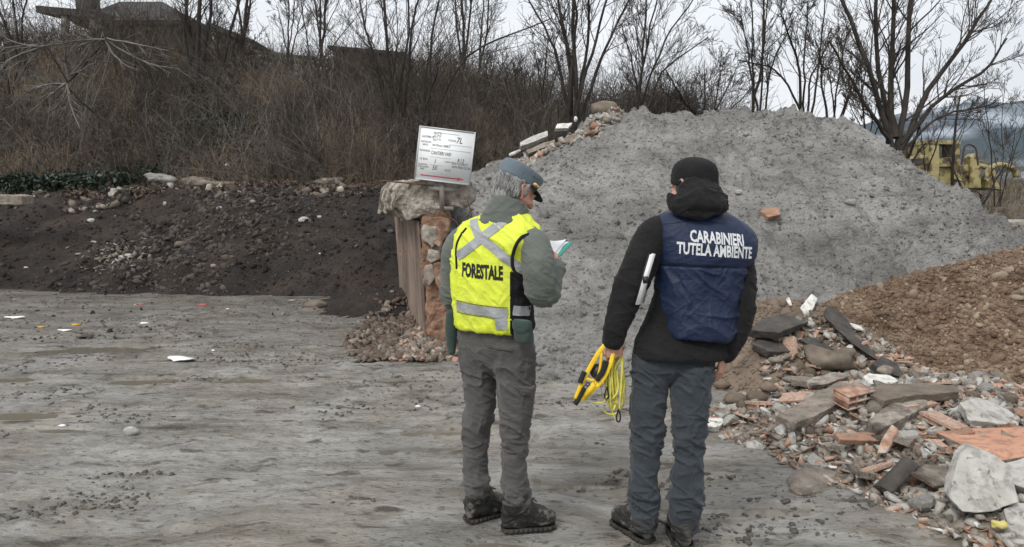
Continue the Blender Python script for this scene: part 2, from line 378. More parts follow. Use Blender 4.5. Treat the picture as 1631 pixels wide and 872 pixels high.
layer(M['grey'], 11, .60, 1.05, .34, .45, stretch=(.7, 1.5, 1.8)); layer(M['grey'], 34, .72, 1.03, .36, .46, stretch=(.8, 1.3, 1.4)); layer(M['grey'], .8, .74, 1.08, .38, .58, stretch=(.7, 1, 2), detail=7)
layer(M['brown'], 20, .6, 1.08, .38, .5); layer(M['brown'], 1.2, .85, 1.1, .4, .6)
layer(M['dark_soil'], 1.0, (1.35, 1.24, 1.12), .85, .40, .55); layer(M['dark_soil'], 24, .6, 1.15, .38, .55)
layer(M['hill'], .5, .7, 1.55, .38, .6); layer(M['brush'], .45, (.7, .72, .68), (1.6, 1.48, 1.32), .40, .58); layer(M['twig'], .6, .8, 1.3, .4, .6)
for k in ('terracotta', 'tile_old', 'pale_conc', 'white', 'stone', 'concrete', 'red_floor'): layer(M[k], 16, .68, 1.04, .38, .52)
layer(M['machine_yellow'], 1.6, (.35, .28, .25), 1.0, .42, .50); layer(M['wall_side'], 2.2, .6, 1.1, .42, .55, stretch=(1, 1, .4)); layer(M['rust_conc'], 9, .55, 1.1, .40, .52)
# ------------------------------------------------------------------ heights
PUDDLES = [(20, 600, .34, .16), (235, 606, .30, .12), (385, 610, .26, .10), (30, 660, .42, .12), (110, 683, .30, .07), (480, 500+62, .5, .06), (1200, 806, .5, .09),
           (690, 687, .55, .07), (700, 724, .35, .05), (200, 555, .6, .16), (1640, 862, .4, .08), (100, 560, .4, .1), (760, 870, .35, .1), (880, 770, .3, .05)]
PUD = [(*G(px, py)[:2], rx, ry) for px, py, rx, ry in PUDDLES]
def ground_h(x, y):
    x = np.asarray(x, float); y = np.asarray(y, float)
    near = 1-sstep(13, 18, y)
    h = .016*fbm(x*.9, y*1.1, 0, 4, 3)
    churn = sstep(-.15, .35, fbm(x*.5+3, y*.7, 0, 3, 11))*.6+.4*sstep(5.0, 8.0, y+.12*x)
    h = h+churn*.028*ridged(x*4.5, y*6.5, 0, 4, 21)
    # tyre-smeared streaks running across the yard
    w = y+.10*x+.25*fbm(x*.3, y*.4, 0, 2, 5)
    h = h+.007*fbm(x*.8, w*11, 0, 4, 31)*(1-.5*sstep(6, 9, y))+.006*fbm(x*2.2, w*30, 0, 3, 33)*(1-.6*sstep(6, 9, y))
    h = h+.016*np.clip(np.sin(w*7.5), -.4, 1)*sstep(0, .5, fbm(x*.25, w*.8, 0, 2, 41))
    h = h+.02*np.clip(fbm(x*9, y*9, 0, 3, 77)-.22, 0, 1)*sstep(.0, .4, fbm(x*.8, y*.9, 0, 2, 78)+.15)*2
    for cx, cy, rx, ry in PUD:
        d = np.sqrt(((x-cx)/rx)**2+((y-cy)/ry)**2)+.85*fbm(x*2.2, y*6, 0, 4, 51)
        h = h-.034*(1-sstep(.35, 1.5, d))
    h = h*near+(1-near)*.05*fbm(x*.1, y*.1, 0, 3, 9)
    h = h+1.0*sstep(14, 34, y)*sstep(2, 9, x)+.25*sstep(13, 30, y)*fbm(x*.25, y*.25, 0, 3, 13)
    return h
def axis(lo, hi, step, far_lo, far_hi, g=1.18):
    a = list(np.arange(lo, hi, step)); s = step
    while a[-1] < far_hi: s *= g; a.append(a[-1]+s)
    b = []; s = step; v = lo
    while v > far_lo: s *= g; v -= s; b.append(v)
    return np.array(b[::-1]+a)
def grid_mesh(name, xs, ys, hf, mats, parent=None, keep=None):
    X, Y = np.meshgrid(xs, ys); Z = hf(X, Y)
    V = np.stack([X, Y, Z], -1).reshape(-1, 3); nx = len(xs)
    i = np.arange(len(ys)-1)[:, None]*nx; j = np.arange(nx-1)[None, :]
    F = np.stack([i+j, i+j+1, i+nx+j+1, i+nx+j], -1).reshape(-1, 4)
    if keep is not None:
        k = keep(X, Y, Z).reshape(-1); F = F[k[F].any(axis=1)]
        used = np.unique(F); re = np.zeros(len(V), int); re[used] = np.arange(len(used)); V = V[used]; F = re[F]
    return mesh_obj(name, V, [F], mats, parent)

gx = axis(-4.2, 4.2, .017, -3000, 3000); gx2 = gx
gy = np.concatenate([axis(3.2, 8.0, .014, -60, 8.01)[:-1], axis(8.0, 13.5, .035, 7.99, 6000)[1:]])
ground = grid_mesh('ground', gx, gy, ground_h, M['mud']); tag(ground, kind='structure')
for k, (cx, cy, rx, ry) in enumerate(PUD):
    lv = float(ground_h(np.array([cx]), np.array([cy]))[0])+.013
    n = 40; th = np.linspace(0, 2*np.pi, n, endpoint=False)
    rr = 1.5+.12*np.sin(th*3+k)
    V = np.column_stack([cx+rx*rr*np.cos(th), cy+ry*rr*np.sin(th), np.full(n, lv)])
    V = np.vstack([V, [cx, cy, lv]]); F = np.stack([np.arange(n), (np.arange(n)+1) % n, np.full(n, n)], -1)
    tag(mesh_obj('puddle', V, [F], M['water']), kind='structure')

# ---- the steep wooded bank behind the yard
RIDGE = np.array([(-700, 20), (-200, 55), (0, 80), (150, 90), (300, 97), (400, 106), (520, 112), (640, 122), (740, 136), (860, 162), (960, 188), (1080, 205), (1250, 230), (1400, 262), (1560, 300)])
RX = np.array([P(a, b, 24)[0] for a, b in RIDGE]); RZ = np.array([P(a, b, 24)[2] for a, b in RIDGE])
def hill_h(x, y):
    top = np.interp(x, RX, RZ)
    s = np.clip((y-16.6)/(24-16.6), 0, 1)
    s = s*.85+.15*sstep(0, 1, s)
    b0 = 1.45-1.9*sstep(4.5, 7.5, x); top = top-1.6*sstep(5.0, 8.5, x); h = b0+(top-b0)*s
    h = h+.35*fbm(x*.35, y*.35, 0, 4, 61)*sstep(16.5, 19, y)*(1-sstep(22, 24, y))+.10*fbm(x*1.7, y*1.7, 0, 4, 62)
    h = h+np.clip(y-24, 0, None)*.015
    return np.where(y < 16.6, h-np.clip(16.6-y, 0, 3)*.35, h)
hillside = grid_mesh('hillside', np.arange(-24, 14.5, .16), np.concatenate([np.arange(15.6, 25, .16), np.arange(25.2, 60, 1.5)]), hill_h, M['hill'])
tag(hillside, kind='structure')

# ---- far mountains
def mount_h(x, y):
    u = x/y
    prof = np.interp(u*1250+815.5, [900, 1200, 1380, 1440, 1500, 1560, 1631, 1750, 2000, 2400], [0, 60, 95, 112, 125, 128, 134, 150, 170, 150])
    z = prof/1250*1500
    s = sstep(700, 1500, y)*(1-.6*sstep(1500, 2400, y))
    return (z+10*fbm(x*.01, y*.01, 0, 5, 71))*s-4+26*ridged(x*.004, y*.004, 0, 4, 72)*s*(1-.8*sstep(1300, 1500, y))
mtn = grid_mesh('mountains', np.arange(-100, 3000, 18), np.arange(700, 2400, 18), mount_h, M['mountain']); tag(mtn, kind='structure')
def mount2_h(x, y):
    u = x/y*1250+815.5
    prof = np.interp(u, [1300, 1450, 1500, 1540, 1580, 1620, 1700, 2200], [60, 112, 128, 146, 136, 122, 110, 90])
    return prof/1250*3000*sstep(2300, 3000, y)*(1-.5*sstep(3000, 3600, y))+10*fbm(x*.006, y*.006, 0, 5, 73)-4
M['snow_peak'] = mat('snowy_peak', [(.25, .29, .34), (.6, .64, .68)], 1, .006, 0, 1, spec=.1)
mtn2 = grid_mesh('snowy_mountains', np.arange(800, 4500, 30), np.arange(2300, 3600, 30), mount2_h, M['snow_peak']); tag(mtn2, kind='structure')

# ------------------------------------------------------------------ loose lumps
def ico(sub):
    bm = bmesh.new(); bmesh.ops.create_icosphere(bm, subdivisions=sub, radius=1); bm.verts.index_update()
    V = np.array([v.co[:] for v in bm.verts]); F = np.array([[v.index for v in f.verts] for f in bm.faces]); bm.free(); return V, F
ICO = {k: ico(k) for k in (1, 2, 3)}
def rand_rot(n, rng):
    q = rng.normal(size=(n, 4)); q /= np.linalg.norm(q, axis=1)[:, None]; w, x, y, z = q.T
    return np.stack([np.stack([1-2*(y*y+z*z), 2*(x*y-z*w), 2*(x*z+y*w)], -1), np.stack([2*(x*y+z*w), 1-2*(x*x+z*z), 2*(y*z-x*w)], -1),
                     np.stack([2*(x*z-y*w), 2*(y*z+x*w), 1-2*(x*x+y*y)], -1)], 1)
def lumps(pos, size, rng, sub=1, rough=.28, aniso=(1, .8, .6)):
    n = len(pos); B, F = ICO[sub]
    s = np.asarray(aniso)*rng.uniform(.7, 1.25, (n, 3))
    V = B[None]*(1+rough*rng.normal(size=(n, len(B), 1)).clip(-1.4, 1.4)*.7)*s[:, None, :]
    V = np.einsum('nij,nvj->nvi', rand_rot(n, rng), V)*np.asarray(size)[:, None, None]
    V = V+pos[:, None, :]
    return V.reshape(-1, 3), (F[None]+np.arange(n)[:, None, None]*len(B)).reshape(-1, 3)
CUBE = np.array([[x, y, z] for x in (-1, 1) for y in (-1, 1) for z in (-1, 1)], float); CUBEF = np.array([[0, 1, 3, 2], [4, 6, 7, 5], [0, 4, 5, 1], [2, 3, 7, 6], [0, 2, 6, 4], [1, 5, 7, 3]])
CUBEF = np.concatenate([CUBEF[:, [0, 1, 2]], CUBEF[:, [0, 2, 3]]])
def chips(pos, size, rng, aniso=(1, .7, .25), tilt=.5):
    """angular broken plates and blocks lying mostly flat"""
    n = len(pos); V = CUBE[None]*np.asarray(aniso)*rng.uniform(.6, 1.3, (n, 1, 3))
    V = V*(1+rng.uniform(-.38, .2, (n, 8, 1)))+rng.normal(0, .08, (n, 8, 3))*np.asarray(aniso)
    az = rng.uniform(0, 6.28, n); t1 = rng.normal(0, tilt, n); t2 = rng.normal(0, tilt, n)
    c, s = np.cos(t1), np.sin(t1); x, z = V[..., 0]*c[:, None]-V[..., 2]*s[:, None], V[..., 0]*s[:, None]+V[..., 2]*c[:, None]
    c, s = np.cos(t2), np.sin(t2); y, z = V[..., 1]*c[:, None]-z*s[:, None], V[..., 1]*s[:, None]+z*c[:, None]
    c, s = np.cos(az), np.sin(az); x, y = x*c[:, None]-y*s[:, None], x*s[:, None]+y*c[:, None]
    V = np.stack([x, y, z], -1)*np.asarray(size)[:, None, None]+pos[:, None, :]
    return V.reshape(-1, 3), (CUBEF[None]+np.arange(n)[:, None, None]*8).reshape(-1, 3)
def heap_obj(name, xs, ys, hf, lump_sets, m, keep, label, cat, kind=None):
    """a heap: its heightfield surface and the loose lumps lying on it in one mesh"""
    X, Y = np.meshgrid(xs, ys); Z = hf(X, Y); V = np.stack([X, Y, Z], -1).reshape(-1, 3); nx = len(xs)
    i = np.arange(len(ys)-1)[:, None]*nx; j = np.arange(nx-1)[None, :]
    F = np.stack([i+j, i+j+1, i+nx+j+1, i+nx+j], -1).reshape(-1, 4)
    k = keep(X, Y, Z).reshape(-1); F = F[k[F].any(axis=1)]
    used = np.unique(F); re = np.zeros(len(V), int); re[used] = np.arange(len(used)); V = V[used]; F = re[F]
    bag = Bag().add(V, [F])
    mi = [np.zeros(len(F), int)]
    for q in lump_sets:
        bag.add(q[0], [q[1]]); mi.append(np.zeros(len(q[1]), int) if len(q) < 3 else np.repeat(q[2], len(q[1])//len(q[2])))
    o = bag.obj(name, m); o.data.polygons.foreach_set('material_index', np.concatenate(mi).astype(np.int32)); o.data.update(); return tag(o, label, cat, kind=kind)
def scatter(rng, n, xr, yr, ok, hf, bias=None):
    x = rng.uniform(*xr, n*3); y = rng.uniform(*yr, n*3); z = hf(x, y); k = ok(x, y, z)
    x, y, z = x[k][:n], y[k][:n], z[k][:n]; return np.column_stack([x, y, z])

# ---- grey gravel mound
XA, XB, YR, ZT = 2.0, 4.8, 12.0, 2.66
WALL0 = G(699, 546); WALL0 = np.array([WALL0[0], WALL0[1]]); WALL1 = np.array([-1.32, 10.6])
def wall_x(y): return WALL0[0]+(WALL1[0]-WALL0[0])*(y-WALL0[1])/(WALL1[1]-WALL0[1])
def mound_h(x, y):
    dx = np.where(x < XA, x-XA, np.where(x > XB, x-XB, 0)); dy = y-YR
    sx = np.where(x > XB, .80, .47); sy = np.where(dy < 0, .50+.15*sstep(1.2, 3.8, x), .6)
    d = np.sqrt((dx*sx)**2+(dy*sy)**2)
    h = ZT-(np.sqrt(d*d+.30**2)-.30)*1.045
    h = h-.10*np.exp(-((x-1.9)/.7)**2)+.05*np.exp(-((x-4.2)/.9)**2)
    lumpy = .18*fbm(x*.55, y*.55, 0, 3, 81)+.16*(ridged(x*1.1+.5*y, y*.7, 0, 4, 82)-.2)+.07*fbm(x*1.9, y*1.3, 0, 3, 88)
    h = h+lumpy*1.15*sstep(-.05, .6, h)
    q = x*.9+y*.25; h = h+(.06*ridged(x*3.2, y*5.5, 0, 3, 83)+.10*np.clip(fbm(x*6, y*10, 0, 3, 84), -.3, .6)+.05*ridged(q*7, y*13, 0, 2, 85))*sstep(-.1, .2, h)*(.55+.9*sstep(-.25, .3, fbm(x*.7, y*.7, 0, 2, 87)))
    lim = (x-np.interp(y, [6.0, 7.2, 8.5], [.32, -.25, -.78]))*.62+np.clip(y-8.35, 0, None)*1.6
    h = np.minimum(h, lim)
    # slumped gullies
    g = ridged(x*.8+.35*y, y*.25, 0, 2, 86); h = h-.13*np.clip(g-.2, 0, 1)*sstep(0, .6, h)
    return h
def mound_keep(X, Y, Z): return (Z > -.05) & (Y < 16) & ((Y < WALL0[1]) | (X > wall_x(Y)+.02))
rng = np.random.default_rng(5)
mok = lambda x, y, z: (z > .0) & ((x > wall_x(y)+.1)) & (x > -.55)
sets = []
for n, s0, s1, sub in ((16000, .008, .022, 1), (2600, .02, .04, 1), (180, .035, .07, 2), (22, .06, .11, 2)):
    p = scatter(rng, n, (-1, 8), (5.8, 12.6), mok, mound_h)
    s = s0+(s1-s0)*rng.random(len(p))**2
    if n < 3000:
        q = fbm(p[:, 0]*.8, p[:, 1]*.8, 0, 2, 91)+rng.uniform(-.3, .3, len(p)); p, s = p[q > 0], s[q > 0]
    p[:, 2] += s*.05; sets.append((*lumps(p, s, rng, sub), (rng.random(len(p)) < .04+.25*(fbm(p[:, 0]*.7, p[:, 1]*.7, 0, 2, 92) > .15)).astype(int)))
p = scatter(rng, 900, (-.6, 3.2), (5.7, 7.4), lambda x, y, z: (z > -.08) & (z < .2), mound_h); p[:, 2] = np.maximum(p[:, 2], .0); s = .008+.04*rng.random(len(p))**2.5; sets.append(lumps(p, s, rng, 1))
mound = heap_obj('gravel_heap', np.arange(-2.4, 9.2, .03), np.arange(5.6, 14.5, .03), mound_h, sets, [M['grey'], M['grey_dark']], mound_keep,
                 'large heap of grey gravelly waste towering behind the two people', 'gravel heap')

# ---- dark soil heap in the left bay
def dark_h(x, y):
    edge = 12.0+.55*fbm(x*.45, 0, 0, 2, 101)+.35*fbm(x*1.6, y*.8, 0, 3, 107)
    crest = 1.62+.07*fbm(x*.5, 2, 0, 3, 102)+.10*np.exp(-((x+4.8)/1.3)**2)-.05*sstep(-3.2, -1.5, x)
    s = np.clip((y-edge)/4.1, 0, 1.2)
    h = crest*(1-(1-np.clip(s, 0, 1))**1.25)
    h = h-.03+.13*fbm(x*.8, y*.8, 0, 4, 103)*sstep(0, .3, s)*(1-.6*sstep(.85, 1, s))
    # slumped tongue of clods in the middle
    t = np.exp(-((x+5.2-.25*(y-14))/1.5)**2)*sstep(0, .15, s)*(1-sstep(.6, .95, s))
    h = h+t*(.10+.12*ridged(x*2.4, y*2.4, 0, 4, 104))
    h = h+.02*ridged(x*5, y*5, 0, 3, 105)*sstep(0, .1, s)
    # corner slope running down against the retaining wall
    c = np.exp(-((x-wall_x(y)+.2)/.9)**2)*(1-sstep(10.5, 12.8, y))*sstep(9.2, 10.6, y)
    h = np.maximum(h, -.05+c*(.15+.25*(y-9.2)*.35)+.05*fbm(x*5, y*5, 0, 3, 106)*c)
    return h
dk_ok = lambda x, y, z: (z > .02) & (x < -1.5)
sets = []; rng = np.random.default_rng(8)
def tongue(p): return np.exp(-((p[:, 0]+5.2-.25*(p[:, 1]-14))/1.7)**2)
for n, s0, s1, sub in ((16000, .01, .03, 1), (7000, .025, .085, 1)):
    p = scatter(rng, n, (-12, -1.4), (11.8, 16.6), dk_ok, dark_h); k = rng.random(len(p)) < .15+.85*tongue(p); p = p[k]
    s = s0+(s1-s0)*rng.random(len(p))**2; sets.append((*lumps(p, s, rng, sub, .3, (1, .8, .5)), (rng.random(len(p)) < .1+.75*tongue(p)).astype(int)))
dark = heap_obj('soil_heap', np.arange(-14, -.9, .05), np.arange(9, 17.2, .05), dark_h, sets, [M['dark_soil'], M['soil_brown']],
                lambda X, Y, Z: (Z > -.04) & ((X < wall_x(Y)-.01) | (Y > 13.4)), 'broad heap of nearly black soil filling the bay left of the concrete wall', 'soil heap')

# ---- brown soil heap on the right
def brown_h(x, y):
    rd = np.minimum(1.10-.29*np.clip(5.3-x, 0, 9), (x-2.75)*1.1)-.1*np.clip(x-6, 0, 9)
    h = rd-(np.sqrt((y-7.8)**2+.2**2)-.2)*np.where(y < 7.8, .52, .6)
    h = h+(.08*fbm(x*1.4, y*1.4, 0, 4, 111)+.03*ridged(x*6, y*6, 0, 4, 112))*sstep(0, .25, h)
    return h
rng = np.random.default_rng(12); sets = []
for n, s0, s1, sub in ((26000, .007, .022, 1), (4200, .018, .042, 2), (260, .035, .07, 2)):
    p = scatter(rng, n, (2.9, 7.6), (5.2, 8.6), lambda x, y, z: z > -.01, brown_h); s = s0+(s1-s0)*rng.random(len(p))**1.6
    p[:, 2] += s*.1; sets.append((*lumps(p, s, rng, sub, .3 if sub == 1 else .16, aniso=(1, .8, .6)), (rng.random(len(p)) < .12).astype(int)))
brown = heap_obj('earth_heap', np.arange(2.6, 9.5, .035), np.arange(4.9, 11, .035), brown_h, sets, [M['brown'], M['earth_pale']], lambda X, Y, Z: Z > -.04,
                 'heap of loose brown earth clods at the right edge in front of the grey heap', 'earth heap')

# ---- low sandy lump under broken asphalt
def sand_h(x, y):
    d = np.sqrt(((x-2.5)/1.25)**2+((y-7.15)/np.where(y < 7.15, 1.15, 1.0))**2)
    h = .60*(1-np.clip(d, 0, 1.3)**1.5)
    h = h+(.07*fbm(x*2.4, y*2.4, 0, 4, 121)+.035*ridged(x*7, y*7, 0, 3, 122))*sstep(0, .2, h)
    return h
rng = np.random.default_rng(14); sets = []
for n, s0, s1, sub in ((4200, .008, .025, 1), (170, .025, .06, 2)):
    p = scatter(rng, n, (1.2, 3.9), (5.9, 7.6), lambda x, y, z: z > .0, sand_h); s = s0+(s1-s0)*rng.random(len(p))**1.5; sets.append(lumps(p, s, rng, sub, rough=.15))
sandheap = heap_obj('sand_heap', np.arange(1, 4.1, .03), np.arange(5.8, 8.5, .03), sand_h, sets, M['sand'], lambda X, Y, Z: Z > -.04,
                    'low mound of sandy soil under broken asphalt right of the navy-vested person', 'sand heap')

# ---- demolition rubble heap: its bed of fine debris
RUB = np.array([G(*q)[:2] for q in ((1118, 668), (1150, 690), (1240, 728), (1330, 770), (1440, 815), (1560, 862), (1760, 880), (1900, 700), (1760, 640), (1600, 618), (1450, 596), (1310, 590), (1240, 612), (1165, 655))])
def surf(px, py, hf, y0=3.0, y1=18.0):
    Y = np.arange(y0, y1, .01); d = ray(px, py); t = Y/d[1]; x, z = d[0]*t, CAM_Z+d[2]*t
    k = np.nonzero(hf(x, Y) >= z)[0]
    return float(Y[k[0]]) if len(k) else y1
def poly_sd(x, y, poly):
    """signed distance, positive inside"""
    x = np.asarray(x, float); y = np.asarray(y, float)
    d = np.full(x.shape, 1e9); ins = np.zeros(x.shape, bool)
    for a, b in zip(poly, np.roll(poly, -1, 0)):
        e = b-a; t = np.clip(((x-a[0])*e[0]+(y-a[1])*e[1])/(e@e), 0, 1)
        d = np.minimum(d, np.hypot(x-a[0]-t*e[0], y-a[1]-t*e[1]))
        c = (a[1] > y) != (b[1] > y)
        xi = a[0]+(y-a[1])/(e[1] if abs(e[1]) > 1e-9 else 1e-9)*e[0]; ins ^= c & (x < xi)
    return np.where(ins, d, -d)
def rub_h(x, y):
    d = poly_sd(x, y, RUB)
    h = .27*(1-np.exp(-np.clip(d, 0, 9)/.75))+np.clip(d, -1, 0)*.4
    return h-.015+(.05*fbm(x*3.2, y*3.2, 0, 3, 131)+.025*ridged(x*9, y*9, 0, 3, 132))*sstep(0, .15, d+.05)
rng = np.random.default_rng(16)
def hull_chunk(rng, aniso=(1, .75, .55), n=14, bev=.06):
    bm = bmesh.new()
    for _ in range(n):
        v = rng.normal(size=3); v /= np.linalg.norm(v)+1e-9; v = v*rng.uniform(.75, 1)*np.array(aniso)
        bm.verts.new(v)
    r = bmesh.ops.convex_hull(bm, input=bm.verts)
    bmesh.ops.delete(bm, geom=[g for g in set(r['geom_interior']+r['geom_unused']) if isinstance(g, bmesh.types.BMVert) and g.is_valid], context='VERTS')
    bmesh.ops.bevel(bm, geom=list(bm.edges), offset=bev, segments=1, affect='EDGES')
    return bm
def rough_up(bm, amp, freq, seed, cuts=1):
    bmesh.ops.triangulate(bm, faces=bm.faces)
    if cuts: bmesh.ops.subdivide_edges(bm, edges=bm.edges, cuts=cuts, use_grid_fill=True)
    V = np.array([v.co[:] for v in bm.verts])
    D = np.stack([fbm(V[:, 0]*freq, V[:, 1]*freq, V[:, 2]*freq, 4, seed+k*7) for k in range(3)], -1)*amp
    for v, d in zip(bm.verts, D): v.co += Vector(d)
    return bm
def plate(poly, t, bev=.0):
    """polygon (2-D) with thickness t, lying in xy"""
    bm = bmesh.new(); vs = [bm.verts.new((x, y, t/2)) for x, y in poly]; f = bm.faces.new(vs)
    r = bmesh.ops.extrude_face_region(bm, geom=[f]); 
    bmesh.ops.translate(bm, verts=[v for v in r['geom'] if isinstance(v, bmesh.types.BMVert)], vec=(0, 0, -t))
    if bev: bmesh.ops.bevel(bm, geom=list(bm.edges), offset=bev, segments=1, affect='EDGES')
    return bm
def rand_poly(rng, n, ax=1.0, ay=.6):
    a = np.sort(rng.uniform(0, 2*np.pi, n)+np.linspace(0, 2*np.pi, n, endpoint=False)*1.5) % (2*np.pi); a = np.sort(a)
    return [(math.cos(t)*ax*rng.uniform(.7, 1.05), math.sin(t)*ay*rng.uniform(.7, 1.05)) for t in a]
def shape_mesh(bm, m, smooth=False):
    bmesh.ops.recalc_face_normals(bm, faces=bm.faces); me = bpy.data.meshes.new('shape'); bm.to_mesh(me); bm.free(); me.materials.append(m)
    if smooth: me.polygons.foreach_set('use_smooth', np.ones(len(me.polygons), bool))
    return me
def ribbed_tile(rng):
    """broken hollow tile: a face with three ribs standing off it"""
    bm = plate([(-1, -.5), (.75, -.55), (1, .1), (.7, .5), (-.8, .52)], .13)
    for y in (-.36, 0, .36):
        x1 = rng.uniform(.3, .8)
        V, F = box_vf((x1/2-.45, y, -.19), ((x1+.9)/2, .05, .125))
        vs = [bm.verts.new(v) for v in V]
        for q in F[0]: bm.faces.new([vs[i] for i in q])
    return bm

srng = np.random.default_rng(40)
KIND = {}
KIND['tile_shard'] = ([shape_mesh(rough_up(plate(rand_poly(srng, 5), .16), .03, 3, 200+i), M['terracotta' if i % 3 else 'tile_old']) for i in range(6)],
                      'small broken plate of orange clay tile in the demolition rubble', 'tile shard', 'clay tile shards in the demolition rubble')
KIND['hollow_tile_piece'] = ([shape_mesh(ribbed_tile(srng), M['terracotta' if i % 2 else 'tile_old']) for i in range(4)],
                      'ribbed broken piece of hollow clay tile in the demolition rubble', 'hollow tile', 'hollow clay tile pieces in the demolition rubble')
KIND['concrete_chunk'] = ([shape_mesh(rough_up(hull_chunk(srng), .05, 3, 230+i), M['pale_conc']) for i in range(6)],
                      'small pale grey concrete chunk in the demolition rubble', 'concrete chunk', 'concrete chunks in the demolition rubble')
KIND['plaster_chunk'] = ([shape_mesh(rough_up(hull_chunk(srng, (1, .6, .3)), .05, 3, 250+i), M['white']) for i in range(4)],
                      'small white plaster flake in the demolition rubble', 'plaster piece', 'white plaster pieces in the demolition rubble')
KIND['rubble_stone'] = ([shape_mesh(rough_up(hull_chunk(srng, (1, .8, .6), 20, .12), .05, 2.5, 270+i), M[('stone', 'stone_brown', 'stone_grey')[i % 3]]) for i in range(6)],
                      'small brownish stone in the demolition rubble', 'stone', 'stones in the demolition rubble')
KIND['mortar_slab'] = ([shape_mesh(rough_up(plate(rand_poly(srng, 6, 1, .7), .3), .07, 3, 290+i), M[('concrete', 'stone')[i % 2]]) for i in range(4)],
                      'small grey-brown mortar slab in the demolition rubble', 'mortar slab', 'mortar slabs in the demolition rubble')
MIX = (['tile_shard']*8+['hollow_tile_piece']*3+['concrete_chunk']*5+['plaster_chunk']*4+['rubble_stone']*4+['mortar_slab']*4)
def rub_surface(x, y): return np.maximum(rub_h(x, y), sand_h(x, y))
rub_in = lambda x, y, z: (poly_sd(x, y, RUB) > .02) & (x < 5.2)
# the bed of uncountable chips
sets = []; V, F, MI, off = [], [], [], 0
bxs, bys = np.arange(1.1, 6.6, .03), np.arange(3.2, 6.9, .03)
X, Y = np.meshgrid(bxs, bys); Z = rub_h(X, Y); BV = np.stack([X, Y, Z], -1).reshape(-1, 3); nx = len(bxs)
i_ = np.arange(len(bys)-1)[:, None]*nx; j_ = np.arange(nx-1)[None, :]
BF = np.stack([i_+j_, i_+j_+1, i_+nx+j_+1, i_+nx+j_], -1).reshape(-1, 4); kk = (Z > -.02).reshape(-1); BF = BF[kk[BF].any(axis=1)]
TF = np.concatenate([BF[:, [0, 1, 2]], BF[:, [0, 2, 3]]]); V.append(BV); F.append(TF); MI.append(np.zeros(len(TF), int)); off = len(BV)
for mi, n, s0, s1, an in ((1, 1500, .012, .05, (1, .55, .16)), (2, 1500, .010, .045, (1, .75, .4)), (3, 1300, .008, .04, (1, .8, .6)), (4, 700, .008, .034, (1, .7, .25)), (5, 1500, .012, .055, (1, .7, .28)), (6, 900, .012, .05, (1, .5, .15))):
    p = scatter(rng, n, (1.0, 5.4), (3.2, 6.8), lambda x, y, z: (poly_sd(x, y, RUB) > -.06+.06*fbm(x*6, y*6, 0, 2, 9)), lambda x, y: np.maximum(rub_surface(x, y), .0))
    s = s0+(s1-s0)*rng.random(len(p))**1.5; p[:, 2] += s*.3
    LV, LF = (lumps(p, s, rng, 1, .3, an) if mi == 3 else chips(p, s, rng, an)); V.append(LV); F.append(LF+off); off += len(LV); MI.append(np.full(len(LF), mi))
me = raw_mesh(np.concatenate(V), [np.concatenate(F)]); me.polygons.foreach_set('material_index', np.concatenate(MI).astype(np.int32))
bed = link_mesh('rubble', me, [M['rubble'], M['terracotta'], M['pale_conc'], M['stone'], M['white'], M['concrete'], M['tile_old']], smooth=False)
tag(bed, 'bed of fine chips and dirt under the demolition rubble', 'rubble', kind='stuff')

def put(kind, loc, size, rot, label=None, group=True, cat=None, mesh=None):
    meshes, lab, ca, grp = KIND[kind]
    o = bpy.data.objects.new(kind, mesh or meshes[random.randrange(len(meshes))]); COL.objects.link(o)
    o.location = Vector(loc); o.scale = (size,)*3; o.rotation_euler = rot
    return tag(o, label or lab, cat or ca, grp if group else None)
random.seed(4)
pts = scatter(rng, 290, (1.2, 5.3), (3.2, 6.7), lambda x, y, z: (poly_sd(x, y, RUB) > .02), rub_surface)
pts = pts[np.argsort(pts[:, 1])]
for p in pts:
    k = random.choice(MIX); s = (.036+.07*random.random()**1.6)*(1.35 if k in ('tile_shard', 'hollow_tile_piece', 'mortar_slab') else 1)
    t = 1.1 if random.random() < .25 else .38
    put(k, (p[0], p[1], p[2]+s*.35), s, (random.uniform(-t, t), random.uniform(-t, t), random.uniform(0, 6.28)))

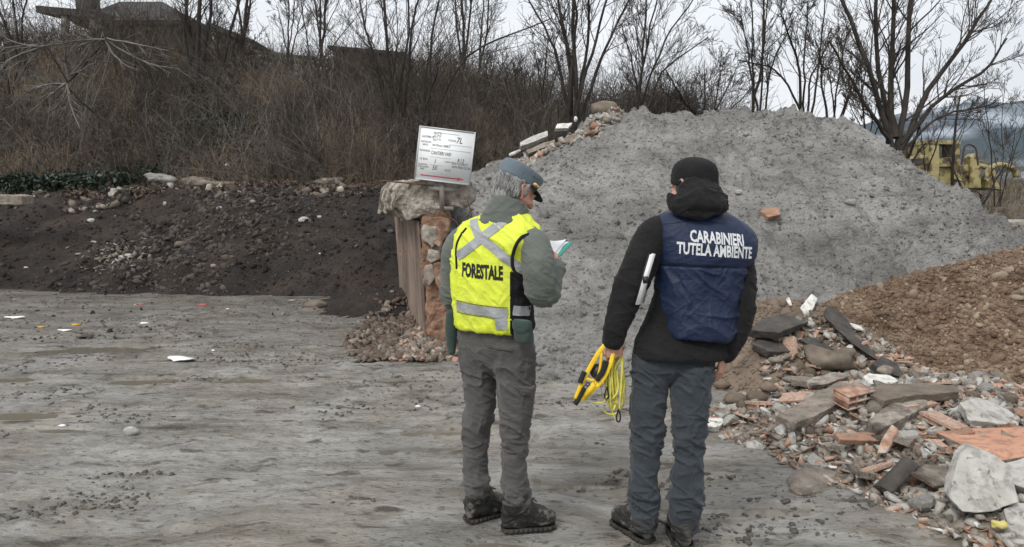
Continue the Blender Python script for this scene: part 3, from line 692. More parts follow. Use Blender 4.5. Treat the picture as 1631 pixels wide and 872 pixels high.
# ------------------------------------------------------------------ big named slabs: corners seen in the photograph, each at its own depth
ON = [None]
all_h = lambda x, y: np.maximum(np.maximum(rub_h(x, y)+.03, brown_h(x, y)), np.maximum(sand_h(x, y), mound_h(x, y)))
def slab(name, corners, thick, m, label, cat, amp=.012, freq=7, cuts=5, seed=1, top=None, group=None, parent=None, bev=.005, on=None, at=None, lift=.0):
    """corners: (px, py, Y) of the visible face; thick: vector away from it"""
    hf = on or ON[0]
    if hf is not None:
        ax, ay = at or (sum(q[0] for q in corners)/len(corners), sum(q[1] for q in corners)/len(corners))
        ref = min(corners, key=lambda q: (q[0]-ax)**2+(q[1]-ay)**2)[2] if at else sum(q[2] for q in corners)/len(corners)
        s = surf(ax, ay, hf)-ref-lift; corners = [(q[0], q[1], q[2]+s) for q in corners]
    C = [P(*c) for c in corners]; bm = bmesh.new(); vs = [bm.verts.new(c) for c in C]; f = bm.faces.new(vs)
    r = bmesh.ops.extrude_face_region(bm, geom=[f]); nv = [v for v in r['geom'] if isinstance(v, bmesh.types.BMVert)]
    bmesh.ops.translate(bm, verts=nv, vec=thick)
    if bev: bmesh.ops.bevel(bm, geom=list(bm.edges), offset=bev, segments=1, affect='EDGES')
    bmesh.ops.triangulate(bm, faces=bm.faces)
    for _ in range(cuts):
        L = [e for e in bm.edges if e.calc_length() > .035]
        if not L: break
        bmesh.ops.subdivide_edges(bm, edges=L, cuts=1); bmesh.ops.triangulate(bm, faces=[f for f in bm.faces if len(f.verts) > 3])
    V = np.array([v.co[:] for v in bm.verts]); D = np.stack([fbm(V[:, 0]*freq*2, V[:, 1]*freq*2, V[:, 2]*freq*2, 4, seed+k*7, .7) for k in range(3)], -1)*min(amp, .014)*.8
    for v, d in zip(bm.verts, D): v.co += Vector(d)
    o = bm_obj(name, bm, m, parent)
    if top is not None:       # the face in the photograph has its own finish
        o.data.materials.append(top); n0 = Vector(sum(np.cross(C[i]-C[0], C[i+1]-C[0]) for i in range(1, len(C)-1))).normalized()
        if n0.dot(Vector(thick)) > 0: n0 = -n0
        for p in o.data.polygons:
            if p.normal.dot(n0) > .35: p.material_index = 1
    return tag(o, label, cat, group)
def rock(name, px, py, Y, rpx, m, label, cat, aniso=(1, .8, .6), rot=0, seed=3, group=None, sub=3, rough=.16, z=None, tilt=0):
    if ON[0] is not None: Y = surf(px, py, ON[0])
    c = P(px, py, Y); r = rpx/1250*Y
    B, F = ICO[sub]; V = B*(1+rough*2*fbm(B[:, 0]*1.3+seed, B[:, 1]*1.3, B[:, 2]*1.3, 4, seed))[:, None]
    V = np.sign(V)*np.abs(V)**.92*np.asarray(aniso)*r
    R = np.array((Matrix.Rotation(rot, 3, 'Z') @ Matrix.Rotation(tilt, 3, 'Y'))); V = V@R.T+c
    return tag(mesh_obj(name, V, [F], m), label, cat, group)

ON[0] = lambda x, y: all_h(x, y)+.05
slab('tiled_floor_slab', [(1484, 684, 4.95), (1600, 681, 4.95), (1720, 676, 4.95), (1740, 700, 4.42), (1631, 726, 4.42), (1583, 738, 4.42), (1560, 729, 4.45), (1528, 706, 4.6)], (.02, .02, -.075), M['concrete'],
     'flat slab with smooth orange-red face lying at the right end of the rubble', 'floor slab', amp=.004, top=M['red_floor'])
slab('concrete_slab', [(1512, 792, 4.13), (1516, 768, 4.16), (1531, 722, 4.28), (1544, 710, 4.3), (1585, 725, 4.28), (1606, 741, 4.24), (1612, 762, 4.2), (1624, 801, 4.1), (1590, 812, 4.08), (1560, 818, 4.06), (1533, 815, 4.07)], (.02, .09, -.015), M['pale_conc'],
     'pale grey pitted concrete slab standing on edge in front of the orange-red slab', 'concrete slab', amp=.012, at=(1560, 818))
slab('grey_boulder_stone', [(1256, 758, 4.75), (1270, 742, 4.9), (1310, 735, 5.0), (1342, 740, 5.0), (1346, 752, 4.85), (1318, 772, 4.65), (1288, 785, 4.55), (1262, 778, 4.58)], (.0, .05, -.09), M['stone'],
     'wide flat brown stone at the front edge of the rubble by the dark curved sheet', 'stone', amp=.03, bev=.03)
slab('mortar_slab', [(1236, 662, 5.6), (1290, 630, 5.9), (1330, 610, 6.1), (1368, 612, 6.1), (1352, 632, 5.8), (1300, 662, 5.5), (1268, 673, 5.45)], (0, .03, -.09), M['stone'], 'long brown mortar slab sloping up the left back of the rubble', 'mortar slab', amp=.025)
slab('mortar_slab', [(1382, 668, 5.2), (1410, 648, 5.35), (1452, 624, 5.6), (1480, 630, 5.6), (1476, 645, 5.4), (1440, 665, 5.15), (1398, 686, 5.0)], (0, .03, -.09), M['concrete'], 'thick grey-brown mortar slab in the middle of the rubble, right of the hollow brick', 'mortar slab', amp=.02)
slab('earth_slab', [(1380, 625, 5.95), (1400, 612, 6.1), (1470, 610, 6.15), (1525, 614, 6.1), (1528, 624, 5.95), (1450, 630, 5.8), (1408, 638, 5.75)], (0, .02, -.06), M['stone_brown'], 'long thin dark earth-covered slab at the back of the rubble under the brown heap', 'slab', amp=.025)
slab('plaster_block', [(1374, 600, 6.2), (1384, 595, 6.3), (1420, 598, 6.3), (1432, 606, 6.2), (1412, 613, 6.1), (1388, 611, 6.1)], (0, .03, -.05), M['white'], 'bright white plaster block at the top back of the rubble', 'plaster block', amp=.015)
slab('grey_slab', [(1285, 606, 6.2), (1300, 598, 6.3), (1345, 593, 6.4), (1352, 600, 6.25), (1320, 610, 6.1), (1292, 614, 6.05)], (0, .03, -.04), M['concrete'], 'flat grey slab at the top back of the rubble left of the white block', 'slab', amp=.015)
slab('plaster_block', [(1118, 672, 5.4), (1126, 665, 5.5), (1148, 664, 5.5), (1156, 672, 5.4), (1142, 681, 5.3), (1122, 680, 5.3)], (0, .03, -.04), M['white'], 'white plaster lump at the left tip of the rubble', 'plaster block', amp=.02)
slab('tile_shard', [(1396, 722, 4.75), (1404, 700, 4.85), (1420, 676, 4.92), (1429, 684, 4.9), (1424, 704, 4.83), (1410, 722, 4.75)], (.02, .02, -.01), M['terracotta'], 'red-brown clay shard standing upright in the middle of the rubble', 'tile shard', amp=.004, bev=.004, at=(1396, 722))
slab('clay_plank', [(1330, 690, 4.95), (1380, 688, 5.0), (1412, 693, 5.0), (1410, 702, 4.92), (1370, 702, 4.9), (1338, 700, 4.88)], (0, .02, -.035), M['tile_old'], 'dark red ribbed clay plank lying in the front of the rubble', 'clay tile', amp=.005, bev=.004)
slab('mortar_sheet', [(1452, 752, 4.5), (1475, 738, 4.6), (1520, 742, 4.6), (1530, 750, 4.55), (1505, 772, 4.42), (1490, 774, 4.4)], (0, .02, -.02), M['concrete'], 'thin grey mortar sheet jutting over a dark hollow left of the upright concrete slab', 'mortar sheet', amp=.02)
slab('white_slab', [(1530, 640, 5.5), (1560, 632, 5.65), (1600, 650, 5.65), (1625, 664, 5.55), (1600, 676, 5.35), (1545, 668, 5.35)], (0, .03, -.05), M['pale_conc'], 'pale flat plaster slab behind the orange-red floor slab', 'slab', amp=.015)
slab('concrete_chunk', [(1600, 812, 3.95), (1618, 800, 4.02), (1660, 805, 4.02), (1670, 830, 3.9), (1640, 858, 3.78), (1610, 845, 3.84)], (.0, .06, -.06), M['pale_conc'], 'angular pale concrete chunk cut by the bottom right corner', 'concrete chunk', amp=.02, at=(1640, 858))
slab('side_slab', [(1580, 742, 4.5), (1631, 730, 4.55), (1720, 735, 4.6), (1720, 780, 4.3), (1640, 780, 4.3), (1606, 768, 4.32)], (.0, .08, -.05), M['pale_conc'], 'grey concrete slab under the orange-red slab at the right edge', 'slab', amp=.02)
# dark curved sheet
def curved_sheet(name, a, b, w, h, m, label, cat):
    a, b = P(*a), P(*b); d = b-a; L = np.linalg.norm(d); d /= L; s = np.cross(d, (0, 0, 1.)); s /= np.linalg.norm(s); u = np.cross(s, d)
    th = np.linspace(-1.1, 1.1, 12); n = 9; tt = np.linspace(0, L, n)
    V = [a+d*t*1.0+s*w*math.sin(q)+u*h*(math.cos(q)-.4)+.006*np.sin(9*t+q*3)*u for q in th for t in tt]
    F = [[i*n+j, i*n+j+1, (i+1)*n+j+1, (i+1)*n+j] for i in range(len(th)-1) for j in range(n-1)]
    o = mesh_obj(name, V, [np.array(F)], m); md = o.modifiers.new('t', 'SOLIDIFY'); md.thickness = .006; return tag(o, label, cat)
curved_sheet('bitumen_sheet', (1405, 783, surf(1405, 783, all_h)-.03), (1450, 738, surf(1450, 738, all_h)-.12), .06, .05, M['asphalt'], 'dark grey curved sheet leaning in the front of the rubble', 'bitumen sheet')
# hollow brick
YH = surf(1360, 645, all_h)-.05
hb = empty('hollow_brick', P(1360, 640, YH), 'ribbed orange hollow brick broken open in the back of the rubble', 'hollow brick')
Rb = np.array(Euler((.15, -.1, .35)).to_matrix()); c0 = P(1360, 632, YH); bag = Bag()
for dz in (-.045, 0, .045): bag.add(*box_vf(c0+Rb@np.array([0, 0, dz]), (.11, .07, .006), Rb))
for dx in (-.104, -.035, .035, .104): bag.add(*box_vf(c0+Rb@np.array([dx, .001, 0]), (.005, .068, .044), Rb))
bag.obj('brick_body', M['terracotta'], hb, False)
rock('foam_lump', 1592, 836, 3.88, 11, M['foam'], 'crumpled yellow foam scrap beside the bottom right concrete chunk', 'foam scrap', rough=.5, seed=9)

# asphalt slabs on the sandy lump
slab('asphalt_slab', [(1195, 525, 6.7), (1215, 508, 7.0), (1262, 496, 7.2), (1290, 500, 7.2), (1288, 512, 6.9), (1240, 530, 6.6)], (0, .05, -.07), M['asphalt'], 'dark broken asphalt slab on the sandy mound beside the navy-vested person', 'asphalt slab', amp=.03)
slab('asphalt_slab', [(1272, 540, 6.6), (1300, 534, 6.75), (1340, 545, 6.7), (1352, 553, 6.6), (1320, 558, 6.5), (1290, 550, 6.5)], (0, .05, -.04), M['asphalt'], 'thin pointed asphalt slab lying flat in the middle of the sandy mound', 'asphalt slab', amp=.015)
slab('asphalt_slab', [(1310, 500, 7.0), (1318, 486, 7.1), (1345, 500, 7.1), (1362, 530, 6.9), (1392, 560, 6.7), (1400, 575, 6.6), (1375, 560, 6.62), (1340, 532, 6.75)], (.03, .06, -.03), M['asphalt'], 'long dark asphalt slab tipped up against the brown earth heap', 'asphalt slab', amp=.02)
slab('asphalt_slab', [(1390, 580, 6.3), (1405, 566, 6.4), (1430, 580, 6.35), (1443, 600, 6.2), (1425, 598, 6.15), (1408, 590, 6.2)], (.0, .06, -.05), M['asphalt'], 'small dark asphalt slab at the foot of the brown earth heap', 'asphalt slab', amp=.02)
slab('asphalt_slab', [(1200, 548, 6.55), (1210, 535, 6.7), (1250, 528, 6.8), (1285, 548, 6.6), (1270, 560, 6.45), (1225, 560, 6.4)], (0, .05, -.06), M['asphalt'], 'crumbling asphalt slab sunk into the left of the sandy mound', 'asphalt slab', amp=.03)
rock('earth_lump', 1328, 570, 6.45, 36, M['stone_brown'], 'large brown lump of hardened earth in the middle of the sandy mound', 'earth lump', (1.1, .8, .6), seed=22, rough=.6)
for q, (px, py, r, sd) in enumerate([(1172, 636, 18, 4), (1148, 628, 12, 5), (1206, 632, 16, 6), (1150, 612, 13, 7), (1225, 618, 13, 8)]):
    rock('mud_stone', px, py, 6.0-.0*q+(636-py)*.02, r, M['sand'], 'rounded mud-coated stone at the foot of the sandy mound by the person\'s hand', 'stone', (1, .8, .62), seed=sd, group='mud-coated stones at the foot of the sandy mound')
for px, py, Y, r, an, lab in [(1235, 574, 6.5, 12, (1, .7, .4), 'long brown stone stuck in the face of the sandy mound'), (1260, 605, 6.3, 14, (1, .6, .4), 'flat brown stone low on the face of the sandy mound'),
                              (1410, 590, 6.4, 13, (1, .8, .6), 'brown stone between the asphalt slabs and the brown heap')]:
    rock('brown_stone', px, py, Y, r, M['stone'], lab, 'stone', an, seed=px)
# pale plastic-coated board sticking out of the sand: white and grey patches
slab('white_scrap', [(1275, 490, 7.3), (1292, 468, 7.45), (1303, 474, 7.45), (1294, 496, 7.28), (1282, 502, 7.2)], (0, .02, -.02), M['pale_conc'], 'white patchy scrap standing on top of the sandy mound', 'scrap', amp=.01, top=M['white'])
slab('white_scrap', [(1252, 476, 7.6), (1257, 473, 7.6), (1262, 486, 7.5), (1258, 487, 7.5)], (0, .015, -.01), M['white'], 'thin white sliver on the grey heap above the asphalt', 'scrap', amp=.004, bev=.003)

ON[0] = lambda x, y: mound_h(x, y)+.03
# things lying on the grey heap
slab('clay_brick', [(1210, 336, 9.3), (1222, 330, 9.35), (1242, 331, 9.35), (1243, 342, 9.2), (1224, 346, 9.15)], (0, .05, -.05), M['tile_old'], 'reddish brown broken brick lying high on the grey heap', 'brick', amp=.01)
rock('pale_stone', 1176, 306, 9.7, 6, M['pale_conc'], 'small pale stone high on the grey heap above the brick', 'stone', seed=31)
rock('grey_stone', 1355, 322, 9.9, 9, M['stone_grey'], 'grey stone right of the brick on the grey heap', 'stone', seed=32)
ON[0] = None
rock('brown_boulder', 963, 175, 12.2, 21, M['stone_brown'], 'brown boulder on the left crest of the grey heap', 'boulder', (1, .8, .62), seed=33)
slab('pale_slab', [(828, 227, 12.0), (850, 216, 12.1), (872, 208, 12.2), (873, 216, 12.0), (850, 226, 11.9), (829, 233, 11.8)], (0, .1, -.06), M['pale_conc'], 'long pale slab on the left shoulder of the grey heap', 'slab', amp=.03)
slab('pale_slab', [(838, 240, 11.7), (866, 228, 11.8), (884, 222, 11.9), (884, 227, 11.8), (860, 238, 11.6), (842, 245, 11.5)], (0, .1, -.05), M['stone'], 'second slab just under the long pale one', 'slab', amp=.02)
slab('white_slab', [(884, 205, 12.3), (888, 197, 12.4), (912, 196, 12.4), (905, 204, 12.2)], (0, .1, -.04), M['white'], 'bright white slab on the left crest of the grey heap', 'slab', amp=.008)
slab('brown_slab', [(888, 226, 11.6), (898, 220, 11.7), (915, 217, 11.7), (900, 230, 11.4), (889, 235, 11.4)], (0, .1, -.06), M['stone_brown'], 'brown tipped slab on the left shoulder of the grey heap', 'slab', amp=.02)
rock('white_stone', 820, 244, 11.7, 9, M['white'], 'whitish elongated stone at the lower left end of the slabs', 'stone', (1.2, .5, .35), rot=.1, seed=34, tilt=-.4)
rock('white_stone', 917, 190, 12.2, 4, M['white'], 'small pointed white stone beside the bright white slab', 'stone', (.7, .7, 1.1), seed=35)
ON[0] = None
r2 = np.random.default_rng(77); bag = Bag()
p = []
for _ in range(520):
    t = r2.random(); px = 805+t*185; py = 252-t*74+r2.uniform(-3, 17)*(1-.4*t); Y = r2.uniform(11.2, 12)
    q = P(px, py, Y); p.append(q)
p = np.array(p); hz = mound_h(p[:, 0], p[:, 1]); p[:, 2] = np.maximum(hz, 0)+.02; p = p[hz > .3]
LV, LF = chips(p, r2.uniform(.02, .07, len(p)), r2, (1, .7, .4))
me = raw_mesh(LV, [LF]); me.polygons.foreach_set('material_index', np.repeat(r2.choice([0, 0, 1, 1, 2], len(p)), 12).astype(np.int32))
tag(link_mesh('debris', me, [M['stone'], M['pale_conc'], M['tile_old']], smooth=False), 'spill of pale building debris down the left shoulder of the grey heap', 'debris', kind='stuff')

# ------------------------------------------------------------------ broken retaining wall
def rough_block(verts_pairs, name, m, parent, amp=.02, freq=4, seed=1, cuts=6, size=.07):
    """block between two matching polygons of world points"""
    a, b = verts_pairs; bm = bmesh.new(); va = [bm.verts.new(p) for p in a]; vb = [bm.verts.new(p) for p in b]; n = len(a)
    bm.faces.new(va); bm.faces.new(vb[::-1])
    for i in range(n): bm.faces.new([va[i], vb[i], vb[(i+1) % n], va[(i+1) % n]])
    bmesh.ops.recalc_face_normals(bm, faces=bm.faces)
    bmesh.ops.bevel(bm, geom=list(bm.edges), offset=.012, segments=1, affect='EDGES'); bmesh.ops.triangulate(bm, faces=bm.faces)
    for _ in range(cuts):
        L = [e for e in bm.edges if e.calc_length() > size]
        if not L: break
        bmesh.ops.subdivide_edges(bm, edges=L, cuts=1); bmesh.ops.triangulate(bm, faces=[f for f in bm.faces if len(f.verts) > 3])
    V = np.array([v.co[:] for v in bm.verts])
    D = np.stack([fbm(V[:, 0]*freq, V[:, 1]*freq, V[:, 2]*freq, 5, seed+k*7, .62) for k in range(3)], -1)*amp*1.2
    for v, d in zip(bm.verts, D): v.co += Vector(d)
    return bm_obj(name, bm, m, parent)
YW = float(WALL0[1]); back = np.array([WALL1[0]-WALL0[0], WALL1[1]-WALL0[1], 0]); back = back/np.linalg.norm(back)
def WP(px, py, dy=0): return P(px, py, YW)
wall = empty('retaining_wall', (WALL0[0], YW, 0), 'broken reddish concrete wall with ragged overhanging cap between black soil and grey heap', 'retaining wall')
face = [WP(683, 560), WP(715, 560), WP(715, 480), WP(714, 400), WP(716, 335), WP(690, 330), WP(672, 345), WP(672, 420), WP(680, 470)]
L_ = 3.4
rough_block((face, [q+back*L_ for q in face]), 'wall_stem', M['rust_conc'], wall, .04, 6, 3, 7, .05)
# board-marked side panel, left face of the wall
side = [WP(683, 548)+back*.06, WP(679, 470)+back*.06, WP(670, 352)+back*.06, WP(670, 352)+back*(L_-.1), WP(679, 470)+back*(L_-.1), WP(683, 548)+back*(L_-.1)]
off = np.array([-.03, -.01, 0])
sm_ = rough_block((side, [q+off for q in side]), 'side_panel', M['wall_side'], wall, .003, 4, 5)
capf = [WP(626, 330), WP(632, 300), WP(640, 290), WP(690, 288), WP(752, 293), WP(760, 300), WP(758, 318), WP(748, 330), WP(725, 333), WP(700, 340), WP(672, 345), WP(650, 352)]
capf2 = [WP(626, 352), WP(630, 300), WP(640, 288), WP(690, 286), WP(752, 291), WP(762, 298), WP(760, 310), WP(748, 318), WP(725, 322), WP(700, 330), WP(672, 335), WP(650, 350)]
rough_block((capf, [q+back*2.6+np.array([0, 0, -.02]) for q in capf2]), 'wall_cap', M['concrete'], wall, .05, 6, 13, 7, .04)
for q, (poly, t, m, amp) in enumerate([([(684, 345), (716, 345), (716, 368), (700, 396), (688, 385), (684, 368)], .10, 'rust_conc', .03), ([(672, 358), (694, 362), (699, 384), (690, 396), (672, 382)], .12, 'concrete', .03),
                              ([(682, 395), (700, 398), (702, 412), (688, 420), (680, 412)], .12, 'concrete', .03), ([(676, 425), (690, 422), (694, 442), (684, 458), (676, 448)], .10, 'stone', .02), ([(690, 420), (708, 416), (712, 440), (704, 470), (694, 450)], .08, 'rust_conc', .02)]):
    f = [P(a, b, YW-.09) for a, b in poly]; rough_block((f, [v+np.array([0, t, 0]) for v in f]), 'broken_lump', M[m], wall, amp, 6, 40+q)
# rusted reinforcement bars
for pts, r in (([WP(608, 288), WP(640, 291), WP(690, 296)], .009), ([WP(745, 320), WP(752, 345), WP(748, 370)], .007), ([WP(700, 340), WP(726, 352), WP(735, 372)], .006), ([WP(716, 398), WP(724, 430), WP(718, 470)], .006)):
    V, F = limb([p+np.array([0, -.08, 0]) for p in pts], [r]*3, 6); mesh_obj('rebar', V, F, M['rust'], wall)

# far ends of the neighbouring bays
def wallend(name, px0, px1, py0, py1, Y, L, label, slope=0.0, pyl=420):
    e = empty(name, P((px0+px1)/2, 420, Y)*[1, 1, 0], label, 'retaining wall')
    f = [P(px0, py1, Y), P(px0, py0, Y), P(px1, py0+slope, Y), P(px1, py1, Y)]
    rough_block((f, [q+np.array([0, L, 0]) for q in f]), 'wall_cap', M['stone' if px0 < 0 else 'concrete'], e, .03, 4, 7, size=.14)
    m_ = (px0*2+px1)/3 if px0 > 800 else px0+8; f = [P(m_, py1+2, Y+.3), P(m_, pyl, Y+.3), P(m_+(px1-px0)*.4, pyl, Y+.3), P(m_+(px1-px0)*.4, py1+2, Y+.3)]
    rough_block((f, [q+np.array([0, L-.4, 0]) for q in f]), 'wall_stem', M['wall_side'], e, .02, 4, 9, size=.14)
wallend('retaining_wall', -120, 36, 309, 327, 13.2, .35, 'end of a second concrete wall at the left edge above the black soil', 3)
wallend('retaining_wall', 1576, 1800, 352, 372, 11.2, .5, 'thin concrete wall top at the right edge behind the brown heap', 2, 460)

# small spill at the foot of the wall
r3 = np.random.default_rng(21); p = []
for _ in range(2600):
    px = r3.normal(640, 46); py = r3.uniform(488, 580)
    if px < 548 or px > 730 or py < 620-(px-540)*.0-92-40*r3.random() or (px > 684 and py < 548): continue
    if abs(px-640) > (py-455)*1.0+10: continue
    p.append(G(px, py))
p = np.array(p); p[:, 2] = np.maximum(0, dark_h(p[:, 0], p[:, 1])*(p[:, 0] < wall_x(p[:, 1])))+.05*np.exp(-((p[:, 0]+1.0)/.45)**2)
ss = .012+.045*r3.random(len(p))**1.5; LV, LF = chips(p, ss, r3, (1, .7, .4), .7); me = raw_mesh(LV, [LF])
w = np.where(p[:, 0] > -1.15, r3.choice([1, 1, 2, 3, 0], len(p)), r3.choice([0, 0, 0, 1, 3], len(p)))
me.polygons.foreach_set('material_index', np.repeat(w, 12).astype(np.int32))
tag(link_mesh('debris', me, [M['leaf'], M['stone'], M['terracotta'], M['stone_brown']], smooth=False), 'spill of dead leaves and small stones at the foot of the broken wall', 'debris', kind='stuff')
for q, (px, py, r) in enumerate([(664, 556, 9), (648, 566, 8), (632, 558, 7), (690, 562, 9), (706, 556, 8), (612, 562, 6), (676, 566, 7), (655, 540, 6), (592, 570, 6)]):
    g = G(px, py); o = rock('foot_stone', px, py-2, g[1], r, M['stone'], 'pinkish beige stone in the spill at the foot of the broken wall', 'stone', (1, .7, .6), seed=60+q, rot=q, group='beige stones at the foot of the broken wall')
V, F = limb([G(668, 552)+[0, 0, .03], G(683, 549)+[0, 0, .06], G(704, 556)+[0, 0, .03]], [.018, .02, .016], 8); tag(mesh_obj('wood_stick', V, F, M['stone']), 'short pale stick lying on the stones at the wall foot', 'stick')

# ------------------------------------------------------------------ notice board
YB = YW-.12
tl, tr, br_, bl = P(671, 203, YB), P(753, 213, YB), P(749, 293, YB), P(661, 284, YB)
u_ = tr-tl; u_ /= np.linalg.norm(u_); v_ = tl-bl; v_ -= u_*np.dot(v_, u_); v_ /= np.linalg.norm(v_); n_ = np.cross(u_, v_)
ctr = (tl+tr+br_+bl)/4; bw, bh = np.linalg.norm(tr-tl)*.5+.012, np.linalg.norm(tl-bl)*.5
R_ = np.column_stack([u_, v_, n_])
if n_[1] > 0: n_ = -n_
board = empty('notice_board', P(705, 335, YB), 'white notice board with handwritten rows and a red arrow on the broken wall', 'notice board')
bag = Bag().add(*box_vf(ctr, (bw, bh, .010), R_)); bag.obj('panel', M['board'], board, False)
bag = Bag()
for a, b in ((-1, 0), (1, 0), (0, -1), (0, 1)):
    c = ctr+u_*a*(bw+.006)+v_*b*(bh+.006); h = (.006, bh+.012, .016) if a else (bw, .006, .016); bag.add(*box_vf(c, h, R_))
bag.obj('frame', M['board_frame'], board, False)
def text_mesh(s, size, bold=0.0, align='LEFT'):
    c = bpy.data.curves.new('t', 'FONT'); c.body = s; c.size = size; c.align_x = align; c.resolution_u = 2; c.offset = bold
    o = bpy.data.objects.new('t', c); COL.objects.link(o); dg = bpy.context.evaluated_depsgraph_get()
    me = bpy.data.meshes.new_from_object(o.evaluated_get(dg)); bpy.data.objects.remove(o); bpy.data.curves.remove(c); return me
def board_text(s, u, v, size, m='ink', sx=1.0, slant=0, bold=0.0):
    me = text_mesh(s, size, bold); V, _ = vdata(me)
    V2 = ctr+u_*((u*bw)+(V[:, 0]*sx+V[:, 1]*slant))[:, None]+v_*(v*bh+V[:, 1])[:, None]+n_*.0125
    vset(me, V2); o = link_mesh('lettering', me, M[m], board, False); return o
# printed words are small capitals, the filled-in words handwriting
for s, u, v, z, sx, m in [('CANTIERE DI', -.92, .62, .030, .9, 'ink'), ('MUTTI', -.50, .78, .036, 1, 'ink'), ('AUTTI', -.50, .66, .036, 1, 'ink'), ('AUTTI', -.50, .53, .036, 1, 'ink'), ('CODICE', .06, .58, .028, 1, 'ink'), ('7L', .36, .54, .085, 1, 'ink'),
                   ('DESCRIZIONE', -.93, .43, .024, .9, 'ink'), ('RIFIUTI', -.86, .31, .026, .9, 'ink'), ('MATERIALI INERTI', -.50, .32, .036, .8, 'ink'), ('PROVENIENZA', -.94, .08, .026, .8, 'ink'), ('CANTIERI VARI', -.52, .0, .052, .75, 'ink'),
                   ('N. BOX', -.90, -.25, .030, 1, 'ink'), ('1', -.38, -.34, .06, 1, 'ink'), ('CODICE CER', .02, -.26, .020, 1, 'ink'), ('R13', .48, -.20, .055, 1, 'ink'), ('STATO FISICO', .30, -.31, .036, .9, 'ink'), ('NON PERICOLOSO', .30, -.44, .034, .9, 'ink'),
                   ('QUANTITA', -.95, -.46, .024, 1, 'ink'), ('STOCCAGGIO', -.95, -.55, .024, .9, 'ink'), ('MAX', -.86, -.64, .026, 1, 'ink'), ('50', -.42, -.60, .066, 1, 'ink'), ('NOTE', .06, -.60, .028, 1, 'ink')]:
    board_text(s, u, v, z, m, sx*.78, slant=.12 if z > .034 else 0)
bag = Bag()
for v, a, b in ((.86, -.35, .45), (.24, -.55, .95), (-.10, -.55, .25), (-.40, -.5, -.05), (-.70, -.5, -.0), (.45, .12, .95)): bag.add(*box_vf(ctr+u_*(a+b)/2*bw+v_*v*bh+n_*.0115, ((b-a)/2*bw, .0014, .0008), R_))
bag.obj('ruled_line', M['line'], board, False)
bag = Bag().add(*box_vf(ctr+u_*(-.12*bw)+v_*(-.85*bh)+n_*.0125, (.70*bw, .0055, .0008), R_))
A3 = [ctr+u_*(x*bw)+v_*(y*bh)+n_*.0134 for x, y in ((.56, -.79), (.84, -.85), (.56, -.92))]
bag.add(np.array(A3), [np.array([[0, 1, 2]])]); bag.obj('arrow', M['ink_red'], board, False)
pb = P(704, 286, YB+.03); pt = P(704, 336, YB+.03)
Bag().add(*bar_vf(pb, pt, .05, .022, up=(0, 1, 0))).obj('post', M['wood'], board, False)
Bag().add(*bar_vf(P(683, 300, YB+.05), P(726, 303, YB+.05), .026, .05)).obj('bracket', M['metal'], board, False)
Bag().add(*bar_vf(P(688, 331, YB+.03), P(722, 333, YB+.03), .02, .04)).obj('bracket', M['metal'], board, False)

# ------------------------------------------------------------------ litter and single stones on the yard
def flake(name, px, py, wpx, m, label, cat, asp=.5, h=.02, seed=1, group=None, lift=.0, Y=None, curl=.3):
    g = G(px, py) if Y is None else P(px, py, Y); r = wpx/2/1250*g[1]
    rg = np.random.default_rng(seed); n = 22; th = np.linspace(0, 2*np.pi, n, endpoint=False)
    rr = 1+.22*np.sin(th*2+seed)+.14*np.sin(th*5+seed*2)+rg.normal(0, .05, n)
    V = [[0, 0, h]]; 
    for f in (.55, 1.0):
        for t, q in zip(th, rr): V.append([math.cos(t)*r*q*f, math.sin(t)*r*q*asp*f, h*(1-f*.6)+curl*r*.3*f*math.sin(t*2+seed)])
    V = np.array(V)+g+[0, 0, lift+.012]; F3 = np.array([[0, 1+i, 1+(i+1) % n] for i in range(n)]); F4 = np.array([[1+i, 1+n+i, 1+n+(i+1) % n, 1+(i+1) % n] for i in range(n)])
    o = mesh_obj(name, V, [F4, F3], m); md = o.modifiers.new('t', 'SOLIDIFY'); md.thickness = .006; md.offset = 1; return tag(o, label, cat, group)
flake('white_flake', 290, 576, 42, M['plaster_bright'], 'large white plastic scrap lying flat on the mud, the biggest one there', 'plastic scrap', .7, .03, 3)
rock('pale_stone', 209, 688, G(209, 693)[1], 13, M['pale_conc'], 'lone round pale stone in the foreground mud', 'stone', (1, .8, .62), seed=41)
rock('dark_stone', 503, 486, G(503, 492)[1], 18, M['stone_brown'], 'smooth dark oval stone at the foot of the black soil heap', 'stone', (1, .7, .45), seed=42)
for q, (px, py, w, m, lab) in enumerate([(24, 508, 26, 'plaster_bright', 'thin white scrap at the left edge of the yard'), (66, 524, 10, 'litter_yellow', 'small orange-yellow scrap in the mud at left'), (122, 520, 16, 'litter_yellow', 'flat yellowish scrap beside grey ones at left'),
        (231, 518, 18, 'plaster_bright', 'white wrapper lying flat between dark mud clods'), (135, 539, 30, 'asphalt', 'dark plastic strip in the mud at left'), (222, 487, 14, 'litter_red', 'reddish scrap near the foot of the black soil heap'),
        (322, 488, 14, 'litter_red', 'pink scrap beside pale straw at the foot of the soil heap'), (104, 529, 18, 'plaster_bright', 'greyish white scrap left of the dark strip'), (340, 562, 5, 'plaster_bright', 'tiny white chip right of the large white scrap'),
        (363, 495, 5, 'plaster_bright', 'tiny white chip near the foot of the soil heap'), (666, 652, 10, 'plaster_bright', 'small white chip in the mud left of the yellow-vested person'), (123, 466, 12, 'pale_conc', 'pale scrap low on the black soil heap at left'),
        (465, 481, 10, 'pale_conc', 'pale chip left of the dark oval stone'), (100, 683, 10, 'plaster_bright', 'small white chip by a brown puddle')]):
    flake('litter_scrap', px, py, w, M[m], lab, 'litter', .6, .014, 70+q)
